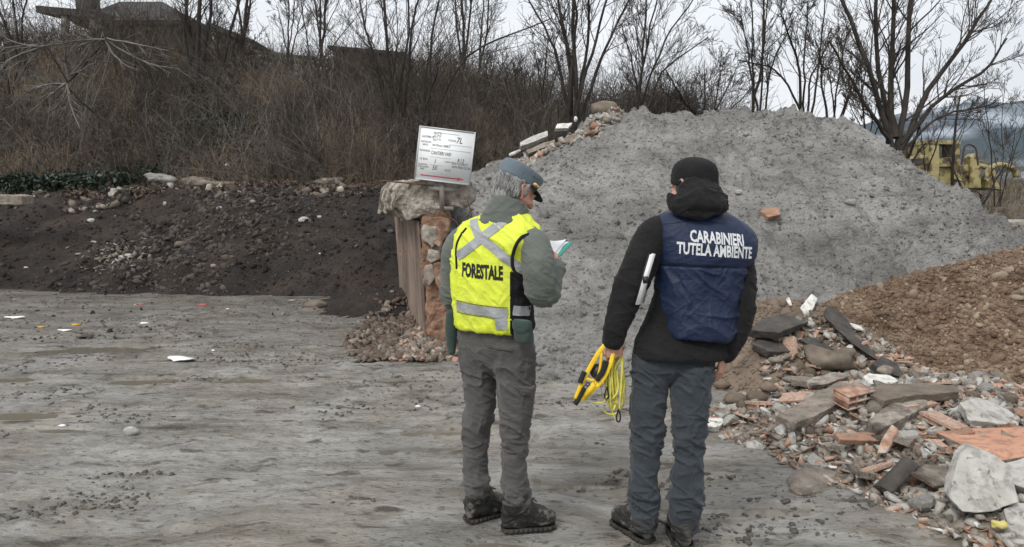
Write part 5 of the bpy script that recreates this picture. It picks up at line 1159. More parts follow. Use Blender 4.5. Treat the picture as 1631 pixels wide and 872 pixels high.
# ------------------------------------------------------------------ yellow loader on the low ground
YM = 33.0; S = YM/1262
def MP(px, py, dy=0.0): q = P(px, py, YM); q[1] += dy; return q
def panel(name, pts, d, m, parent, dy=0.0, bev=.02):
    bm = bmesh.new(); vs = [bm.verts.new(MP(a, b, dy)) for a, b in pts]; f = bm.faces.new(vs); r = bmesh.ops.extrude_face_region(bm, geom=[f])
    bmesh.ops.translate(bm, verts=[v for v in r['geom'] if isinstance(v, bmesh.types.BMVert)], vec=(0, d, 0))
    if bev: bmesh.ops.bevel(bm, geom=list(bm.edges), offset=bev, segments=1, affect='EDGES')
    return bm_obj(name, bm, m, parent)
mach = empty('yellow_loader', MP(1520, 330)*[1, 1, 0]+[0, 1.2, 1.0], 'worn yellow crawler loader parked behind the heap at right', 'loader')
panel('engine_hood', [(1452, 300), (1452, 252), (1478, 246), (1484, 248), (1484, 300)], 1.7, M['machine_yellow'], mach, .2)
panel('hood_stripe', [(1455, 262), (1455, 253), (1476, 252), (1476, 260)], .05, M['machine_dark'], mach, .14, 0)
cab = panel('cab_pillar', [(1482, 300), (1481, 226), (1496, 228), (1497, 262), (1494, 300)], 1.9, M['machine_yellow'], mach)
panel('cab_pillar', [(1518, 285), (1520, 229), (1529, 229), (1530, 260), (1533, 290)], 1.9, M['machine_yellow'], mach)
panel('cab_roof', [(1480, 230), (1480, 223), (1530, 225), (1530, 231)], 2.0, M['machine_yellow'], mach, -.03)
panel('cab_panel', [(1494, 266), (1494, 252), (1521, 250), (1521, 266)], .15, M['machine_yellow'], mach, .05)
panel('cab_body', [(1484, 300), (1494, 264), (1530, 264), (1560, 262), (1566, 296), (1550, 305)], 1.6, M['machine_yellow'], mach, .25)
panel('window_frame', [(1497, 252), (1497, 233), (1501, 233), (1501, 252)], .12, M['machine_dark'], mach, .03, 0)
panel('seat', [(1502, 262), (1502, 242), (1512, 242), (1514, 262)], .5, M['machine_dark'], mach, .8)
panel('front_frame', [(1546, 300), (1548, 250), (1556, 244), (1562, 252), (1566, 300)], .5, M['machine_yellow'], mach, .1)
# exhaust, lamps, grab rails
Bag().add(*limb([MP(1456, 256, .8), MP(1456, 238, .8), MP(1455, 226, .8)], [.10, .10, .10], 10)).obj('exhaust', M['rust'], mach)
Bag().add(*box_vf(MP(1455, 213, .6), (.14, .1, .16))).add(*bar_vf(MP(1456, 214, .6), MP(1457, 254, .6), .05, .05, up=(0, 1, 0))).obj('work_lamp', M['machine_dark'], mach, False)
Bag().add(*limb([MP(1534, 262, .1), MP(1540, 232, .1), MP(1556, 236, .1), MP(1560, 262, .1)], [.04]*4, 8)).obj('grab_rail', M['machine_dark'], mach)
# curved lift arms with bucket
for dy in (.1, 1.7):
    C = catmull([MP(1572, 288, dy), MP(1577, 272, dy), MP(1590, 263, dy), MP(1606, 264, dy), MP(1618, 272, dy), MP(1622, 282, dy)], 16); T, U, Wv = frames(C)
    V, F = rings(C, U*.10, Wv*.16, 8, 4); Bag().add(V, F).obj('lift_arm', M['machine_yellow'], mach, False)
panel('bucket', [(1572, 300), (1570, 286), (1580, 280), (1590, 296), (1600, 304)], 2.2, M['machine_yellow'], mach, -.1)
Bag().add(*limb([MP(1560, 290, .2), MP(1576, 275, .2), MP(1590, 266, .2)], [.06]*3, 8)).obj('hydraulic_ram', M['machine_dark'], mach)
for dy in (0, 1.6):
    C = catmull([MP(1462, 304, dy), MP(1500, 303, dy), MP(1545, 304, dy), MP(1558, 314, dy), MP(1545, 326, dy), MP(1500, 328, dy), MP(1462, 326, dy), MP(1450, 315, dy), MP(1462, 304, dy)], 50)
    V, F = rings(C, np.tile([0, .24, 0], (50, 1)), frames(C)[1]*.06, 6, 4); tr = Bag().add(V, F).obj('track', M['machine_dark'], mach, False)
    bag = Bag()
    for px in (1464, 1484, 1504, 1524, 1545): V, F = limb([MP(px, 315, dy-.2), MP(px, 315, dy+.2)], [.26, .26], 14); bag.add(V, F)
    bag.obj('roller', M['rust'], tr)
# ================================================================== the two people
def unit(v): v = np.asarray(v, float); return v/(np.linalg.norm(v)+1e-12)
def rows_loft(rows, Y, yaw, ratio, power=2.3, n=36, k=None, dy=None, wscale=1.0):
    """rows: (py, xL, xR[, depth scale]) silhouette as seen in the photograph of a body standing at depth Y, turned by yaw"""
    A, B, C = [], [], []
    cy, sy = math.cos(yaw), math.sin(yaw); lat = np.array([cy, -sy, 0]); fwd = np.array([sy, cy, 0])
    for r in rows:
        py, xl, xr = r[:3]; rt = r[3] if len(r) > 3 else ratio; d = r[4] if len(r) > 4 else 0.0
        a, b = P(xl, py, Y), P(xr, py, Y); w = (b[0]-a[0])/2*wscale; f = math.sqrt(cy*cy+(rt*sy)**2)
        C.append((a+b)/2+fwd*d); A.append(lat*w/f); B.append(fwd*w/f*rt)
    k = k or 5*len(rows); C, A, B = catmull(C, k), catmull(A, k), catmull(B, k)
    return rings(C, A, B, n, power)
def limb_px(rows, n=20, k=None, flat=1.0):
    """rows: (px, py, Y, radius in photo px)"""
    return limb([P(a, b, Y) for a, b, Y, r in rows], [r/1262*Y for a, b, Y, r in rows], n, k, flat)
def fold(me, fn):
    V, N = vdata(me); vset(me, V+N*fn(V)[:, None]); return me
def creases(V, fx, fz, seed, sharp=1.0, tiltx=0.0):
    """cloth wrinkles: soft ridges running mostly across the limb"""
    x, y, z = V.T; wz = z+tiltx*x+.035*fbm(x*6, y*6, z*5, 2, seed+5)
    u = x*.8+y*.6
    a = 1-np.abs(noise3(x*fx, y*fx, (wz+.45*u)*fz, seed)); b = 1-np.abs(noise3(x*fx*1.5+3, y*fx*1.5, (wz-.55*u)*fz*1.35, seed+1)); c = 1-np.abs(noise3(x*fx*2.6, y*fx*2.6+5, wz*fz*2.3, seed+2))
    return np.maximum(a**5, .8*b**5)+.35*c**4
def gauss(v, c, s): return np.exp(-((v-c)/s)**2)

def head_parts(c, yaw, pitch, roll=0.0, scale=1.0):
    """returns list of shells of a head in world space and its frame; face towards +Y before turning"""
    R = np.array((Euler((0, 0, -yaw)).to_matrix() @ Euler((-pitch, roll, 0)).to_matrix()))
    def W(V): return (np.asarray(V)*scale)@R.T+c
    out = []
    def add(vf): V, F = vf; out.append((W(V), F))
    add(ellipsoid((0, -.012, .035), (.076, .097, .088)))           # skull
    add(ellipsoid((0, .025, -.025), (.064, .068, .082)))           # face
    add(ellipsoid((0, .042, -.078), (.042, .044, .038)))           # jaw
    add(ellipsoid((0, .080, -.098), (.020, .014, .014)))           # chin
    add(limb([(0, .088, .018), (0, .104, -.012), (0, .112, -.028)], [.009, .011, .013], 12))  # nose
    for s in (-1, 1):
        add(ellipsoid((s*.011, .103, -.031), (.008, .010, .007)))
        add(ellipsoid((s*.045, .066, -.022), (.020, .020, .018)))   # cheek bones
        add(ellipsoid((s*.03, .085, .020), (.020, .010, .008)))     # brows
        add(ellipsoid((s*.031, .081, .003), (.013, .010, .009)))    # eyelids
        # ear: rim and lobe
        e = [(s*.078, .002, -.028), (s*.084, -.006, -.008), (s*.090, -.020, .012), (s*.090, -.024, .026), (s*.086, -.014, .036), (s*.082, .002, .030), (s*.080, .006, .012)]
        add(limb(e, [.007, .006, .0055, .0055, .0055, .005, .005], 10)); add(ellipsoid((s*.080, -.006, .006), (.006, .014, .024)))
        add(ellipsoid((s*.080, .0, -.028), (.006, .008, .009)))
    add(limb([(-.022, .090, -.062), (0, .099, -.060), (.022, .090, -.062)], [.0045, .0065, .0045], 10))
    add(limb([(-.02, .088, -.070), (0, .097, -.071), (.02, .088, -.070)], [.005, .0075, .005], 10))
    return out, R, W
def hand_shells(W, d, nrm, thumb, curl=(.5, .55, .6, .65), thumb_curl=.4, s=1.0):
    """palm leaving the wrist W along d; fingers bend towards nrm; thumb on the side `thumb`"""
    d = unit(d); nrm = unit(nrm-d*np.dot(nrm, d)); t = unit(np.asarray(thumb)-d*np.dot(thumb, d)-nrm*np.dot(thumb, nrm)); out = []
    L = .092*s; K = 7; tt = np.linspace(0, 1, K); C = W+d*(tt*L)[:, None]; hw = np.interp(tt, [0, .3, .8, 1], [.027, .034, .041, .038])*s; hd = np.interp(tt, [0, .4, 1], [.019, .016, .012])*s
    out.append(rings(C, t*hw[:, None], nrm*hd[:, None], 20, 2.4))
    for k, (o, ln, c) in enumerate(zip((.031, .0105, -.010, -.030), (.076, .084, .078, .062), curl)):
        p = W+d*(L-.012*s-(.006*s if k in (0, 3) else 0)+(-.004*s if k == 3 else 0))+t*o*s; q = [p]; a = c*.45; dd = unit(d+t*(o*1.6)); r0 = (.0098 if k < 3 else .0085)*s
        for f, m in ((.18, 0), (.40, 1.0), (.27, 1.15), (.20, .8)):
            a += c*m*.55 if m else 0; v = dd*math.cos(a)+nrm*math.sin(a); q.append(q[-1]+v*ln*f*1.0*s)
        out.append(limb(q, [r0*1.02, r0*1.04, r0, r0*.92, r0*.78], 12))
    p = W+d*.022*s+t*.022*s+nrm*.006*s; v = unit(d*.75+t*.75+nrm*.35); q = [p, p+v*.034*s]; v = unit(d+t*(.45-thumb_curl*.6)+nrm*(.25+thumb_curl)); q.append(q[-1]+v*.030*s); q.append(q[-1]+unit(d+nrm*(.3+thumb_curl)-t*thumb_curl*.3)*.024*s)
    out.append(limb(q, [.0145*s, .0125*s, .0108*s, .0085*s], 12)); return out
def strip_on(bvh, path, width, dirn, m, parent, name='reflective_strip', off=.0035, seg=.008, thick=.002, taper=None):
    """a tape laid on a garment: path of picture-plane points (world, on a plane behind the body), cast along dirn"""
    path = np.asarray(path, float); L = np.sum(np.linalg.norm(np.diff(path, axis=0), axis=1)); K = max(6, int(L/seg)); C = catmull(path, K)
    T = np.gradient(C, axis=0); T /= np.linalg.norm(T, axis=1)[:, None]; S = np.cross(T, dirn); S /= np.linalg.norm(S, axis=1)[:, None]; n = max(3, int(width/seg)+1)
    V, ok = [], []
    for i in range(K):
        for j in range(n):
            p = C[i]+S[i]*width*(j/(n-1)-.5); h, nn, _, _ = bvh.ray_cast(Vector(p-np.asarray(dirn)*.0), Vector(dirn), 1.2)
            if h is None: V.append(p); ok.append(False)
            else: V.append(np.array(h)-np.asarray(dirn)*off+np.array(nn)*.0005); ok.append(True)
    ok = np.array(ok); F = [[i*n+j, i*n+j+1, (i+1)*n+j+1, (i+1)*n+j] for i in range(K-1) for j in range(n-1)]; F = np.array([f for f in F if ok[f].all()])
    if len(F) == 0: return None
    V = np.array(V); E = np.linalg.norm(V[F]-V[np.roll(F, 1, 1)], axis=2).max(1); F = F[E < .05]
    used = np.unique(F); re = np.zeros(len(V), int); re[used] = np.arange(len(used))
    return mesh_obj(name, V[used], [re[F]], m, parent)
def print_on(bvh, text, o, u, v, size, dirn, m, parent, name='lettering', bold=.0, sx=1.0, off=.0018, gap=1.0, jitter=0, shear=0.0):
    me = text_mesh(text, size, bold); bm = bmesh.new(); bm.from_mesh(me); bmesh.ops.triangulate(bm, faces=bm.faces)
    for _ in range(4):
        L = [e for e in bm.edges if e.calc_length() > .011]
        if not L: break
        bmesh.ops.subdivide_edges(bm, edges=L, cuts=1); bmesh.ops.triangulate(bm, faces=[f for f in bm.faces if len(f.verts) > 3])
    dead = []
    for q in bm.verts:
        p = np.asarray(o)+u*q.co.x*sx+v*(q.co.y+shear*q.co.x); h, nn, _, _ = bvh.ray_cast(Vector(p), Vector(dirn), 1.2)
        if h is None: dead.append(q)
        else: q.co = Vector(np.array(h)-np.asarray(dirn)*off)
    bmesh.ops.delete(bm, geom=dead, context='VERTS')
    bmesh.ops.delete(bm, geom=[e for e in bm.edges if e.calc_length() > .045], context='EDGES')
    return bm_obj(name, bm, m, parent)
def bag_remesh(shells, voxel, sm=4):
    b = Bag()
    for V, F in shells: b.add(V, F)
    return remesh(b, voxel, sm)
def boot(heel, toe, side_r, name_parent, seed, hgt=.13, ankle=None, ar=.048):
    """hiking boot from heel to toe points on the ground, with shaft up to the ankle"""
    heel, toe = np.asarray(heel, float), np.asarray(toe, float); d = unit(toe-heel); L = np.linalg.norm(toe-heel); s = unit(np.cross(d, (0, 0, 1))); up = np.array([0, 0, 1.])
    t = np.array([0, .06, .18, .34, .52, .70, .86, .96, 1.0]); hw = np.array([.020, .036, .042, .042, .045, .051, .048, .033, .016])*1.03; top = np.array([.09, .115, .128, .138, .122, .090, .070, .060, .045])
    C = heel+d*(t*L)[:, None]+up*(.016+top/2)[:, None]; k = 34
    sh = [rings(catmull(C, k), catmull(s*hw[:, None], k), catmull(up*(top/2)[:, None], k), 24, 2.5)]
    an = heel+d*.085+up*hgt if ankle is None else np.asarray(ankle)
    sh.append(limb([heel+d*.085+up*.06, heel+d*.085+up*.12, an+up*.03], [.052, .05, ar], 20))
    sh.append(limb([an+up*.018, an+up*.03], [ar+.006, ar+.006], 20))      # padded collar
    me = bag_remesh(sh, .004, 4)
    fold(me, lambda V: .007*creases(V, 12, 34, seed)*gauss(V[:, 2], .10, .06)-.004*gauss(V[:, 2], .062+.02*np.sin(V[:, 0]*30), .005)+.003*fbm(V[:, 0]*30, V[:, 1]*30, V[:, 2]*30, 4, seed))
    b = link_mesh('boot', me, M['boot'], name_parent)
    n = 40; th = np.linspace(0, 2*np.pi, n, endpoint=False); tt = .5-.5*np.cos(th); w = np.interp(tt, t, hw)*.90+.001; w[0] = w[0]*.8
    out = heel+d*(tt*L*1.03-.006)[:, None]+s*(np.sin(th)*np.maximum(w*1.15, .0)/np.maximum(np.abs(np.sin(th)), .35))[:, None]
    V = np.vstack([out+up*z for z in (.002, .018, .024)]); F = [[i*n+j, i*n+(j+1) % n, (i+1)*n+(j+1) % n, (i+1)*n+j] for i in range(2) for j in range(n)]
    bag = Bag().add(V, [np.array(F)]); c1 = np.vstack([V, heel+d*L/2+up*.002]); 
    bag.add(np.vstack([out+up*.002, [heel+d*L/2+up*.002]]), [np.array([[(j+1) % n, j, n] for j in range(n)])])
    for q in range(11):                                                   # lugs
        a = .05+q*.09
        for sg in (-1, 1):
            hwid = float(np.interp(a, t, hw)); bag.add(*box_vf(heel+d*a*L+s*sg*hwid*1.02+up*.010, (.009, .006, .009), np.column_stack([d, s, up])))
    bag.obj('sole', M['boot_sole'], b, False)
    bag = Bag()
    for q in range(6):
        a = .34+.07*q if q < 4 else .27; z = float(np.interp(a, t, top))+.028 if q < 4 else .15+.02*(q-4); w_ = .020
        c = heel+d*a*L+up*z; c2 = c+d*.02
        bag.add(*limb([c-s*w_+up*-.004, c+up*.004, c2+s*w_+up*-.004], [.0036]*3, 6)); bag.add(*limb([c+s*w_+up*-.004, c+up*.004, c2-s*w_+up*-.004], [.0036]*3, 6))
    bag.obj('laces', M['lace'], b)
    return b

# ------------------------------------------------------------------ person in the yellow vest
Y1 = 3.60; yaw1 = rad(33); lat1 = np.array([math.cos(yaw1), -math.sin(yaw1), 0]); fwd1 = np.array([math.sin(yaw1), math.cos(yaw1), 0])
hc1 = P(820, 306, Y1+.03); head1, R1h, W1 = head_parts(hc1, rad(60), rad(25), rad(2), .97)
wr = P(884, 428, 3.66); hd_dir = unit(P(888, 404, 3.80)-wr)
hR = hand_shells(wr, hd_dir, unit(np.array([-.7, .5, .2])), unit(np.array([-.3, -.6, .75])), (.75, .8, .85, .9), .5, .95)
wl = P(838, 430, 4.02); hL = hand_shells(wl, unit(P(866, 412, 3.93)-wl), unit(np.array([.2, -.6, .6])), unit(np.array([0, .3, 1])), (.6, .6, .7, .7), .4, .95)
core = list(head1)
core.append(limb([P(800, 350, Y1-.01), P(812, 325, Y1+.02), hc1+np.array([0, 0, -.03])], [.062, .058, .055], 20))
core.append(rows_loft([(350, 765, 838), (385, 735, 848), (440, 735, 840), (500, 742, 832), (540, 750, 830), (556, 762, 818)], Y1+.02, yaw1, .45, k=30))
shR, shL = P(846, 385, 3.46), P(734, 388, 3.74); elR, elL = P(857, 462, 3.43), P(722, 470, 3.76)
core += [limb([shR, elR, wr], [.04, .036, .027], 16), limb([shL, P(724, 440, 3.78), P(727, 470, 3.80), P(765, 465, 3.93), wl], [.038, .036, .034, .03, .026], 16)]
lgL = [(764, 575, 3.70), (763, 680, 3.69), (762, 770, 3.69)]; lgR = [(820, 575, 3.56), (820, 690, 3.56), (821, 790, 3.56)]
for lg in (lgL, lgR): core.append(limb([P(*q) for q in lg], [.045, .034, .027], 16))
core += hR+hL
p1 = link_mesh('person', bag_remesh(core, .0042, 2), M['skin2'])
def set_origin(o, c):
    o.data.transform(Matrix.Translation(-Vector(c))); o.location = Vector(c)
set_origin(p1, (hc1[0]-.05, Y1, 0))
tag(p1, 'person in yellow reflective vest, grey cap and grey trousers reading papers', 'person')

# jacket: sleeves, torso, high collar
sl = [limb_px([(843, 378, 3.50, 19), (853, 394, 3.46, 25), (859, 430, 3.42, 27), (861, 458, 3.42, 27)], 24, 30)]
sl.append(limb_px([(857, 452, 3.42, 25), (865, 466, 3.44, 25), (874, 450, 3.56, 22), (885, 428, 3.66, 16)], 24, 30))
sl.append(limb_px([(748, 375, 3.72, 22), (731, 395, 3.75, 25), (724, 435, 3.77, 22), (722, 470, 3.78, 21)], 24, 30))
sl.append(limb_px([(722, 466, 3.78, 21), (735, 478, 3.86, 20), (790, 452, 4.0, 18), (838, 432, 4.03, 15)], 24, 30))
sl.append(rows_loft([(352, 768, 836), (366, 742, 850), (385, 728, 850), (430, 728, 842), (480, 730, 842), (515, 732, 842), (524, 732, 842)], Y1, yaw1, .60))
neckc = [P(799, 356, Y1-.02), P(803, 345, Y1-.015), P(809, 333, Y1+.0), P(813, 326, Y1+.01)]
up0 = np.array([0, 0, 1.])
sl.append(rings(catmull(neckc, 12), catmull([lat1*.125, lat1*.105, lat1*.092, lat1*.086], 12), catmull([fwd1*.098, fwd1*.092-up0*.02, fwd1*.090-up0*.035, fwd1*.086-up0*.045], 12), 28, 2.1))
me = bag_remesh(sl, .006, 6)
elbow = np.array(P(866, 462, 3.46)); elbow2 = np.array(P(726, 470, 3.78))
def jf(V):
    a = creases(V, 7, 20, 11, .8, .5); d1 = np.exp(-(np.linalg.norm(V-elbow, axis=1)/.13)**2); d2 = np.exp(-(np.linalg.norm(V-elbow2, axis=1)/.13)**2)
    return (.004+.010*(d1+d2))*(a-.4)+.004*fbm(V[:, 0]*9, V[:, 1]*9, V[:, 2]*9, 3, 12)+.006*(creases(V, 6, 26, 15)-.4)*gauss(V[:, 2], P(800, 335, Y1)[2], .06)
fold(me, jf); jk1 = link_mesh('jacket', me, M['jacket_green'], p1)
# folded-down collar edge
C = [P(774, 338, Y1-.05), P(790, 330, Y1-.115), P(814, 331, Y1-.12), P(838, 345, Y1-.08), P(850, 360, Y1-.03)]
# vest
vr = [(337, 780, 832), (343, 764, 842), (352, 746, 848), (364, 733, 857), (380, 724, 860, .64), (395, 721, 856, .66), (410, 720, 852, .66), (450, 719, 849, .68), (490, 722, 848, .68), (515, 724, 848, .68), (523, 727, 846, .68), (525, 735, 838, .66)]
me = bag_remesh([rows_loft(vr, Y1, yaw1, .60, power=2.35, n=44)], .006, 6)
fold(me, lambda V: .010*(creases(V, 4, 11, 25, .9, .8)-.45)+.006*(creases(V, 7, 5, 29, .8, -1.2)-.45)+.005*(creases(V, 12, 6, 28)-.45)*gauss(V[:, 2], P(800, 505, Y1)[2], .12)+.003*fbm(V[:, 0]*12, V[:, 1]*12, V[:, 2]*12, 3, 26))
vest = link_mesh('vest', me, [M['hivis'], M['black_fabric']], p1)
bv = bvh_of(me); VV = np.array([p.center[:] for p in me.polygons])+np.array(p1.location)*1.0
offw = np.array(p1.location)
def vbvh(me_, loc):
    return BVHTree.FromPolygons([v.co+Vector(loc) for v in me_.vertices], [tuple(p.vertices) for p in me_.polygons])
bv = vbvh(me, offw)
bodyc = P(785, 440, Y1); ul = (VV-bodyc)@lat1; uf = (VV-bodyc)@fwd1
black = (ul > .158) & (VV[:, 2] < P(800, 428, Y1)[2]) & (uf < .09)
me.polygons.foreach_set('material_index', black.astype(np.int32)); me.update()
def q1(px, py): return P(px, py, Y1-.45)+0*fwd1
dir1 = unit(np.array([0.12, 1, 0]))
def path1(pts):
    # points taken on the plane through the body, moved back along the casting direction
    return [P(a, b, Y1-.12)-dir1*.4 for a, b in pts]
strip_on(bv, path1([(748, 350), (752, 362), (764, 378), (785, 392), (808, 410), (836, 430)]), .040, dir1, M['reflective'], vest)
strip_on(bv, path1([(808, 346), (792, 360), (768, 378), (748, 394), (722, 412)]), .040, dir1, M['reflective'], vest)
strip_on(bv, path1([(722, 491), (760, 494), (811, 497)]), .040, dir1, M['reflective'], vest)
strip_on(bv, path1([(800, 504), (801, 523)]), .052, dir1, M['reflective'], vest)
strip_on(bv, path1([(819, 492), (832, 494), (848, 496)]), .044, dir1, M['reflective'], vest)
for pts in ([(817, 430), (818, 480), (817, 522)], [(722, 482), (760, 485), (811, 488)], [(722, 501), (760, 503), (792, 505)]): strip_on(bv, path1(pts), .004, dir1, M['black_fabric'] if pts[0][0] == 817 else M['jacket_green'], vest, 'seam')
print_on(bv, 'FORESTALE', path1([(727, 441)])[0], lat1*1.0, np.array([0, 0, 1.]), .083, unit(fwd1*.25+np.array([0.05, 1, 0])), M['black_print'], vest, bold=.0042, sx=.515, shear=-.02)
# black binding round the armhole and the hem
def torus_path(pts, r, name, m, parent, closed=True, n=60):
    Pp = catmull(list(pts)+[pts[0]], n) if closed else catmull(pts, n); V, F = limb(Pp, [r]*len(Pp), 8, len(Pp), 1.0, not closed); return mesh_obj(name, V, F, m, parent)
def drape(pts, dirn, b, off=.003):
    out = []
    for p in catmull(pts, 40):
        h, nn, _, _ = b.ray_cast(Vector(p), Vector(dirn), 1.2)
        if h is not None: out.append(np.array(h)-np.asarray(dirn)*off)
    return out
o_ = drape(path1([(846, 372), (832, 378), (822, 395), (818, 415), (822, 432), (834, 446)]), dir1, bv)
if len(o_) > 4: V, F = limb(o_, [.008]*len(o_), 8, len(o_)); mesh_obj('armhole_binding', V, F, M['black_fabric'], vest)
o_ = drape(path1([(736, 366), (724, 384), (720, 405), (722, 430)]), dir1, bv)
if len(o_) > 4: V, F = limb(o_, [.005]*len(o_), 8, len(o_)); mesh_obj('armhole_binding', V, F, M['black_fabric'], vest)
# trousers
def leg_rows(rows, Y, yaw=0.0, ratio=1.0): return rows_loft([(py, a, b, ratio) for py, a, b in rows], Y, yaw, ratio, 2.05, 28, 40)
tr = [rows_loft([(508, 732, 844), (520, 728, 846), (540, 728, 850, .62), (560, 731, 852, .60), (578, 738, 848, .50), (594, 752, 836, .36)], Y1+.02, yaw1, .62, 2.2),
      leg_rows([(545, 730, 800), (575, 733, 798), (600, 737, 795), (640, 740, 789), (670, 738, 786), (700, 738, 778), (740, 739, 776), (762, 738, 779), (776, 740, 781), (786, 743, 780)], 3.68, 0, 1.05),
      leg_rows([(545, 778, 852), (575, 784, 854), (600, 788, 852), (640, 793, 850), (680, 797, 844), (710, 799, 840), (750, 799, 838), (780, 798, 842), (795, 800, 843), (803, 803, 841)], 3.56, 0, 1.05)]
me = bag_remesh(tr, .0055, 9)
zk = P(800, 690, 3.6)[2]; zt_ = P(800, 590, 3.6)[2]; za = P(800, 785, 3.6)[2]
def tf(V):
    z = V[:, 2]; A = .005+.014*gauss(z, zk, .13)+.020*gauss(z, za, .08)+.012*gauss(z, zt_, .10)
    return A*(creases(V, 7, 17, 31, .75, .35)-.42)+.006*(creases(V, 5, 34, 33)-.4)*gauss(z, za, .09)+.003*fbm(V[:, 0]*10, V[:, 1]*10, V[:, 2]*10, 3, 34)
fold(me, tf); trs1 = link_mesh('trousers', me, M['grey_trousers'], p1); bt = vbvh(me, offw)
# cargo pocket with flap, back pocket welt
def patch(bvh, poly, m, parent, name, dirn, off=.010, Yr=Y1):
    """a sewn-on patch over a picture polygon (convex quad), cast on the cloth"""
    a, b, c, d = [P(x, y, Yr)-np.asarray(dirn)*.4 for x, y in poly]; n = 12; V = []; ok = True
    for i in range(n):
        for j in range(n):
            s, t = i/(n-1), j/(n-1); p = (a*(1-s)+b*s)*(1-t)+(d*(1-s)+c*s)*t; h, nn, _, _ = bvh.ray_cast(Vector(p), Vector(dirn), 1.5)
            if h is None: return None
            V.append(np.array(h)+np.array(nn)*(off if 0 < i < n-1 and 0 < j < n-1 else .001))
    F = [[i*n+j, (i+1)*n+j, (i+1)*n+j+1, i*n+j+1] for i in range(n-1) for j in range(n-1)]; return mesh_obj(name, V, [np.array(F)], m, parent)
for poly, nm in (([(827, 617), (849, 619), (849, 668), (827, 668)], 'cargo_pocket'), ([(825, 607), (849, 611), (848, 625), (829, 621)], 'pocket_flap')):
    patch(bt, poly, M['grey_trousers'], trs1, nm, unit(np.array([.0, 1, 0])), .012 if nm == 'cargo_pocket' else .018, 3.55)
patch(bt, [(776, 541), (818, 544), (818, 549), (776, 546)], M['grey_trousers'], trs1, 'pocket_welt', np.array([0, 1., 0]), .006)
# belt pouches
pc = P(833, 529, Y1-.19); up_ = np.array([0, 0, 1.])
sh = [rings(catmull([pc+up_*z for z in (.052, .045, .0, -.04, -.052)], 14), catmull([lat1*w for w in (.030, .040, .043, .036, .016)], 14), catmull([fwd1*w for w in (.016, .024, .027, .022, .010)], 14), 24, 2.8)]
po = link_mesh('belt_pouch', bag_remesh(sh, .004, 3), M['pouch'], p1)
sh = [rings(catmull([pc-fwd1*.012+up_*z for z in (.056, .05, .02, -.002)], 10), catmull([lat1*w for w in (.036, .044, .045, .030)], 10), catmull([fwd1*w for w in (.014, .022, .022, .018)], 10), 20, 2.6)]
link_mesh('flap', bag_remesh(sh, .004, 2), M['pouch'], po)
pc = P(719, 535, Y1+.06)
sh = [limb([pc+up_*.10, pc+up_*.02, pc-up_*.075], [.026, .030, .020], 18)]
link_mesh('holster', bag_remesh(sh, .004, 3), M['pouch'], p1)
# boots
bl1 = G(743, 835); bl1t = G(803, 826); boot(bl1+[0, .02, 0], bl1t+[.02, .10, 0], 0, p1, 3, .14, P(762, 783, 3.70)+[0, 0, -.02], .056)
br1 = G(800, 849); br1t = G(884, 842); boot(br1+[0, .02, 0], br1t+[0, .03, 0], 0, p1, 4, .14, P(822, 798, 3.56)+[0, 0, -.02], .058)
# hair and cap, in head space
def hs(shells): return [(W1(V), F) for V, F in shells]
hr = bag_remesh(hs([ellipsoid((0, -.020, .028), (.083, .096, .078)), ellipsoid((0, -.045, -.020), (.074, .068, .062)), ellipsoid((.074, .012, .020), (.010, .020, .030)), ellipsoid((-.074, .012, .020), (.010, .020, .030))]), .004, 3)
HV, HN = vdata(hr); HL = (HV-hc1)@R1h
disp = .006*(1-np.abs(noise3(HL[:, 0]*60+HL[:, 1]*60, HL[:, 2]*9, 0*HL[:, 0], 5))*1.6)+.004*fbm(HL[:, 0]*30, HL[:, 1]*30, HL[:, 2]*10, 3, 6)
vset(hr, HV+HN*disp[:, None]); hair1 = link_mesh('hair', hr, M['hair'], p1)
rng = np.random.default_rng(91); n = 900                                   # locks of hair lying down the back of the head
az = rng.uniform(-2.7, 2.7, n); az = np.where(np.abs(az) > 2.05, az, az); a0 = math.pi*1.5+az*.62
st = np.column_stack([.084*np.cos(a0), -.025+.090*np.sin(a0), rng.uniform(-.01, .05, n)]); dn = np.column_stack([rng.normal(0, .12, n), rng.normal(-.05, .12, n), -np.ones(n)])
Kk = 5; PP = np.stack([st+dn*(k/(Kk-1)*rng.uniform(.03, .055, n))[:, None]+np.column_stack([st[:, 0], st[:, 1]+.02, 0*st[:, 0]])*(-.35*(k/(Kk-1))**2)+np.column_stack([np.cos(a0), np.sin(a0), 0*a0])*.004 for k in range(Kk)], 1)
PW = (PP.reshape(-1, 3)@R1h.T+hc1).reshape(n, Kk, 3); V, F = tubes(PW, np.linspace(.0022, .0007, Kk)[None]*np.ones((n, 1)), 3); mesh_obj('lock', V, [F], M['hair'], hair1)
tz = [(.043, .084, .101, -.013), (.050, .086, .103, -.013), (.075, .088, .108, -.008), (.100, .089, .113, -.002), (.116, .084, .110, .002), (.121, .060, .085, .0), (.119, .02, .03, -.002)]
C = np.array([[0, c_, z] for z, a, b, c_ in tz]); A_ = np.array([[a, 0, 0] for z, a, b, c_ in tz]); B2 = np.array([[0, b, -b*.10] for z, a, b, c_ in tz]); k = 36
cm = bag_remesh(hs([rings(catmull(C, k), catmull(A_, k), catmull(B2, k), 40, 2.1)]), .004, 3); fold(cm, lambda V: .002*fbm(V[:, 0]*25, V[:, 1]*25, V[:, 2]*25, 3, 8))
cap1 = link_mesh('cap', cm, M['cap'], p1)
th = np.linspace(-1.25, 1.25, 24); Vb = []
for t in th:
    for f, dz in ((.0, .0), (.5, -.010), (1.0, -.030)):
        w = math.cos(t*1.15)*.062*f; Vb.append([.086*math.sin(t), -.012+.103*math.cos(t)+w, .045+dz*max(0, math.cos(t*1.15))])
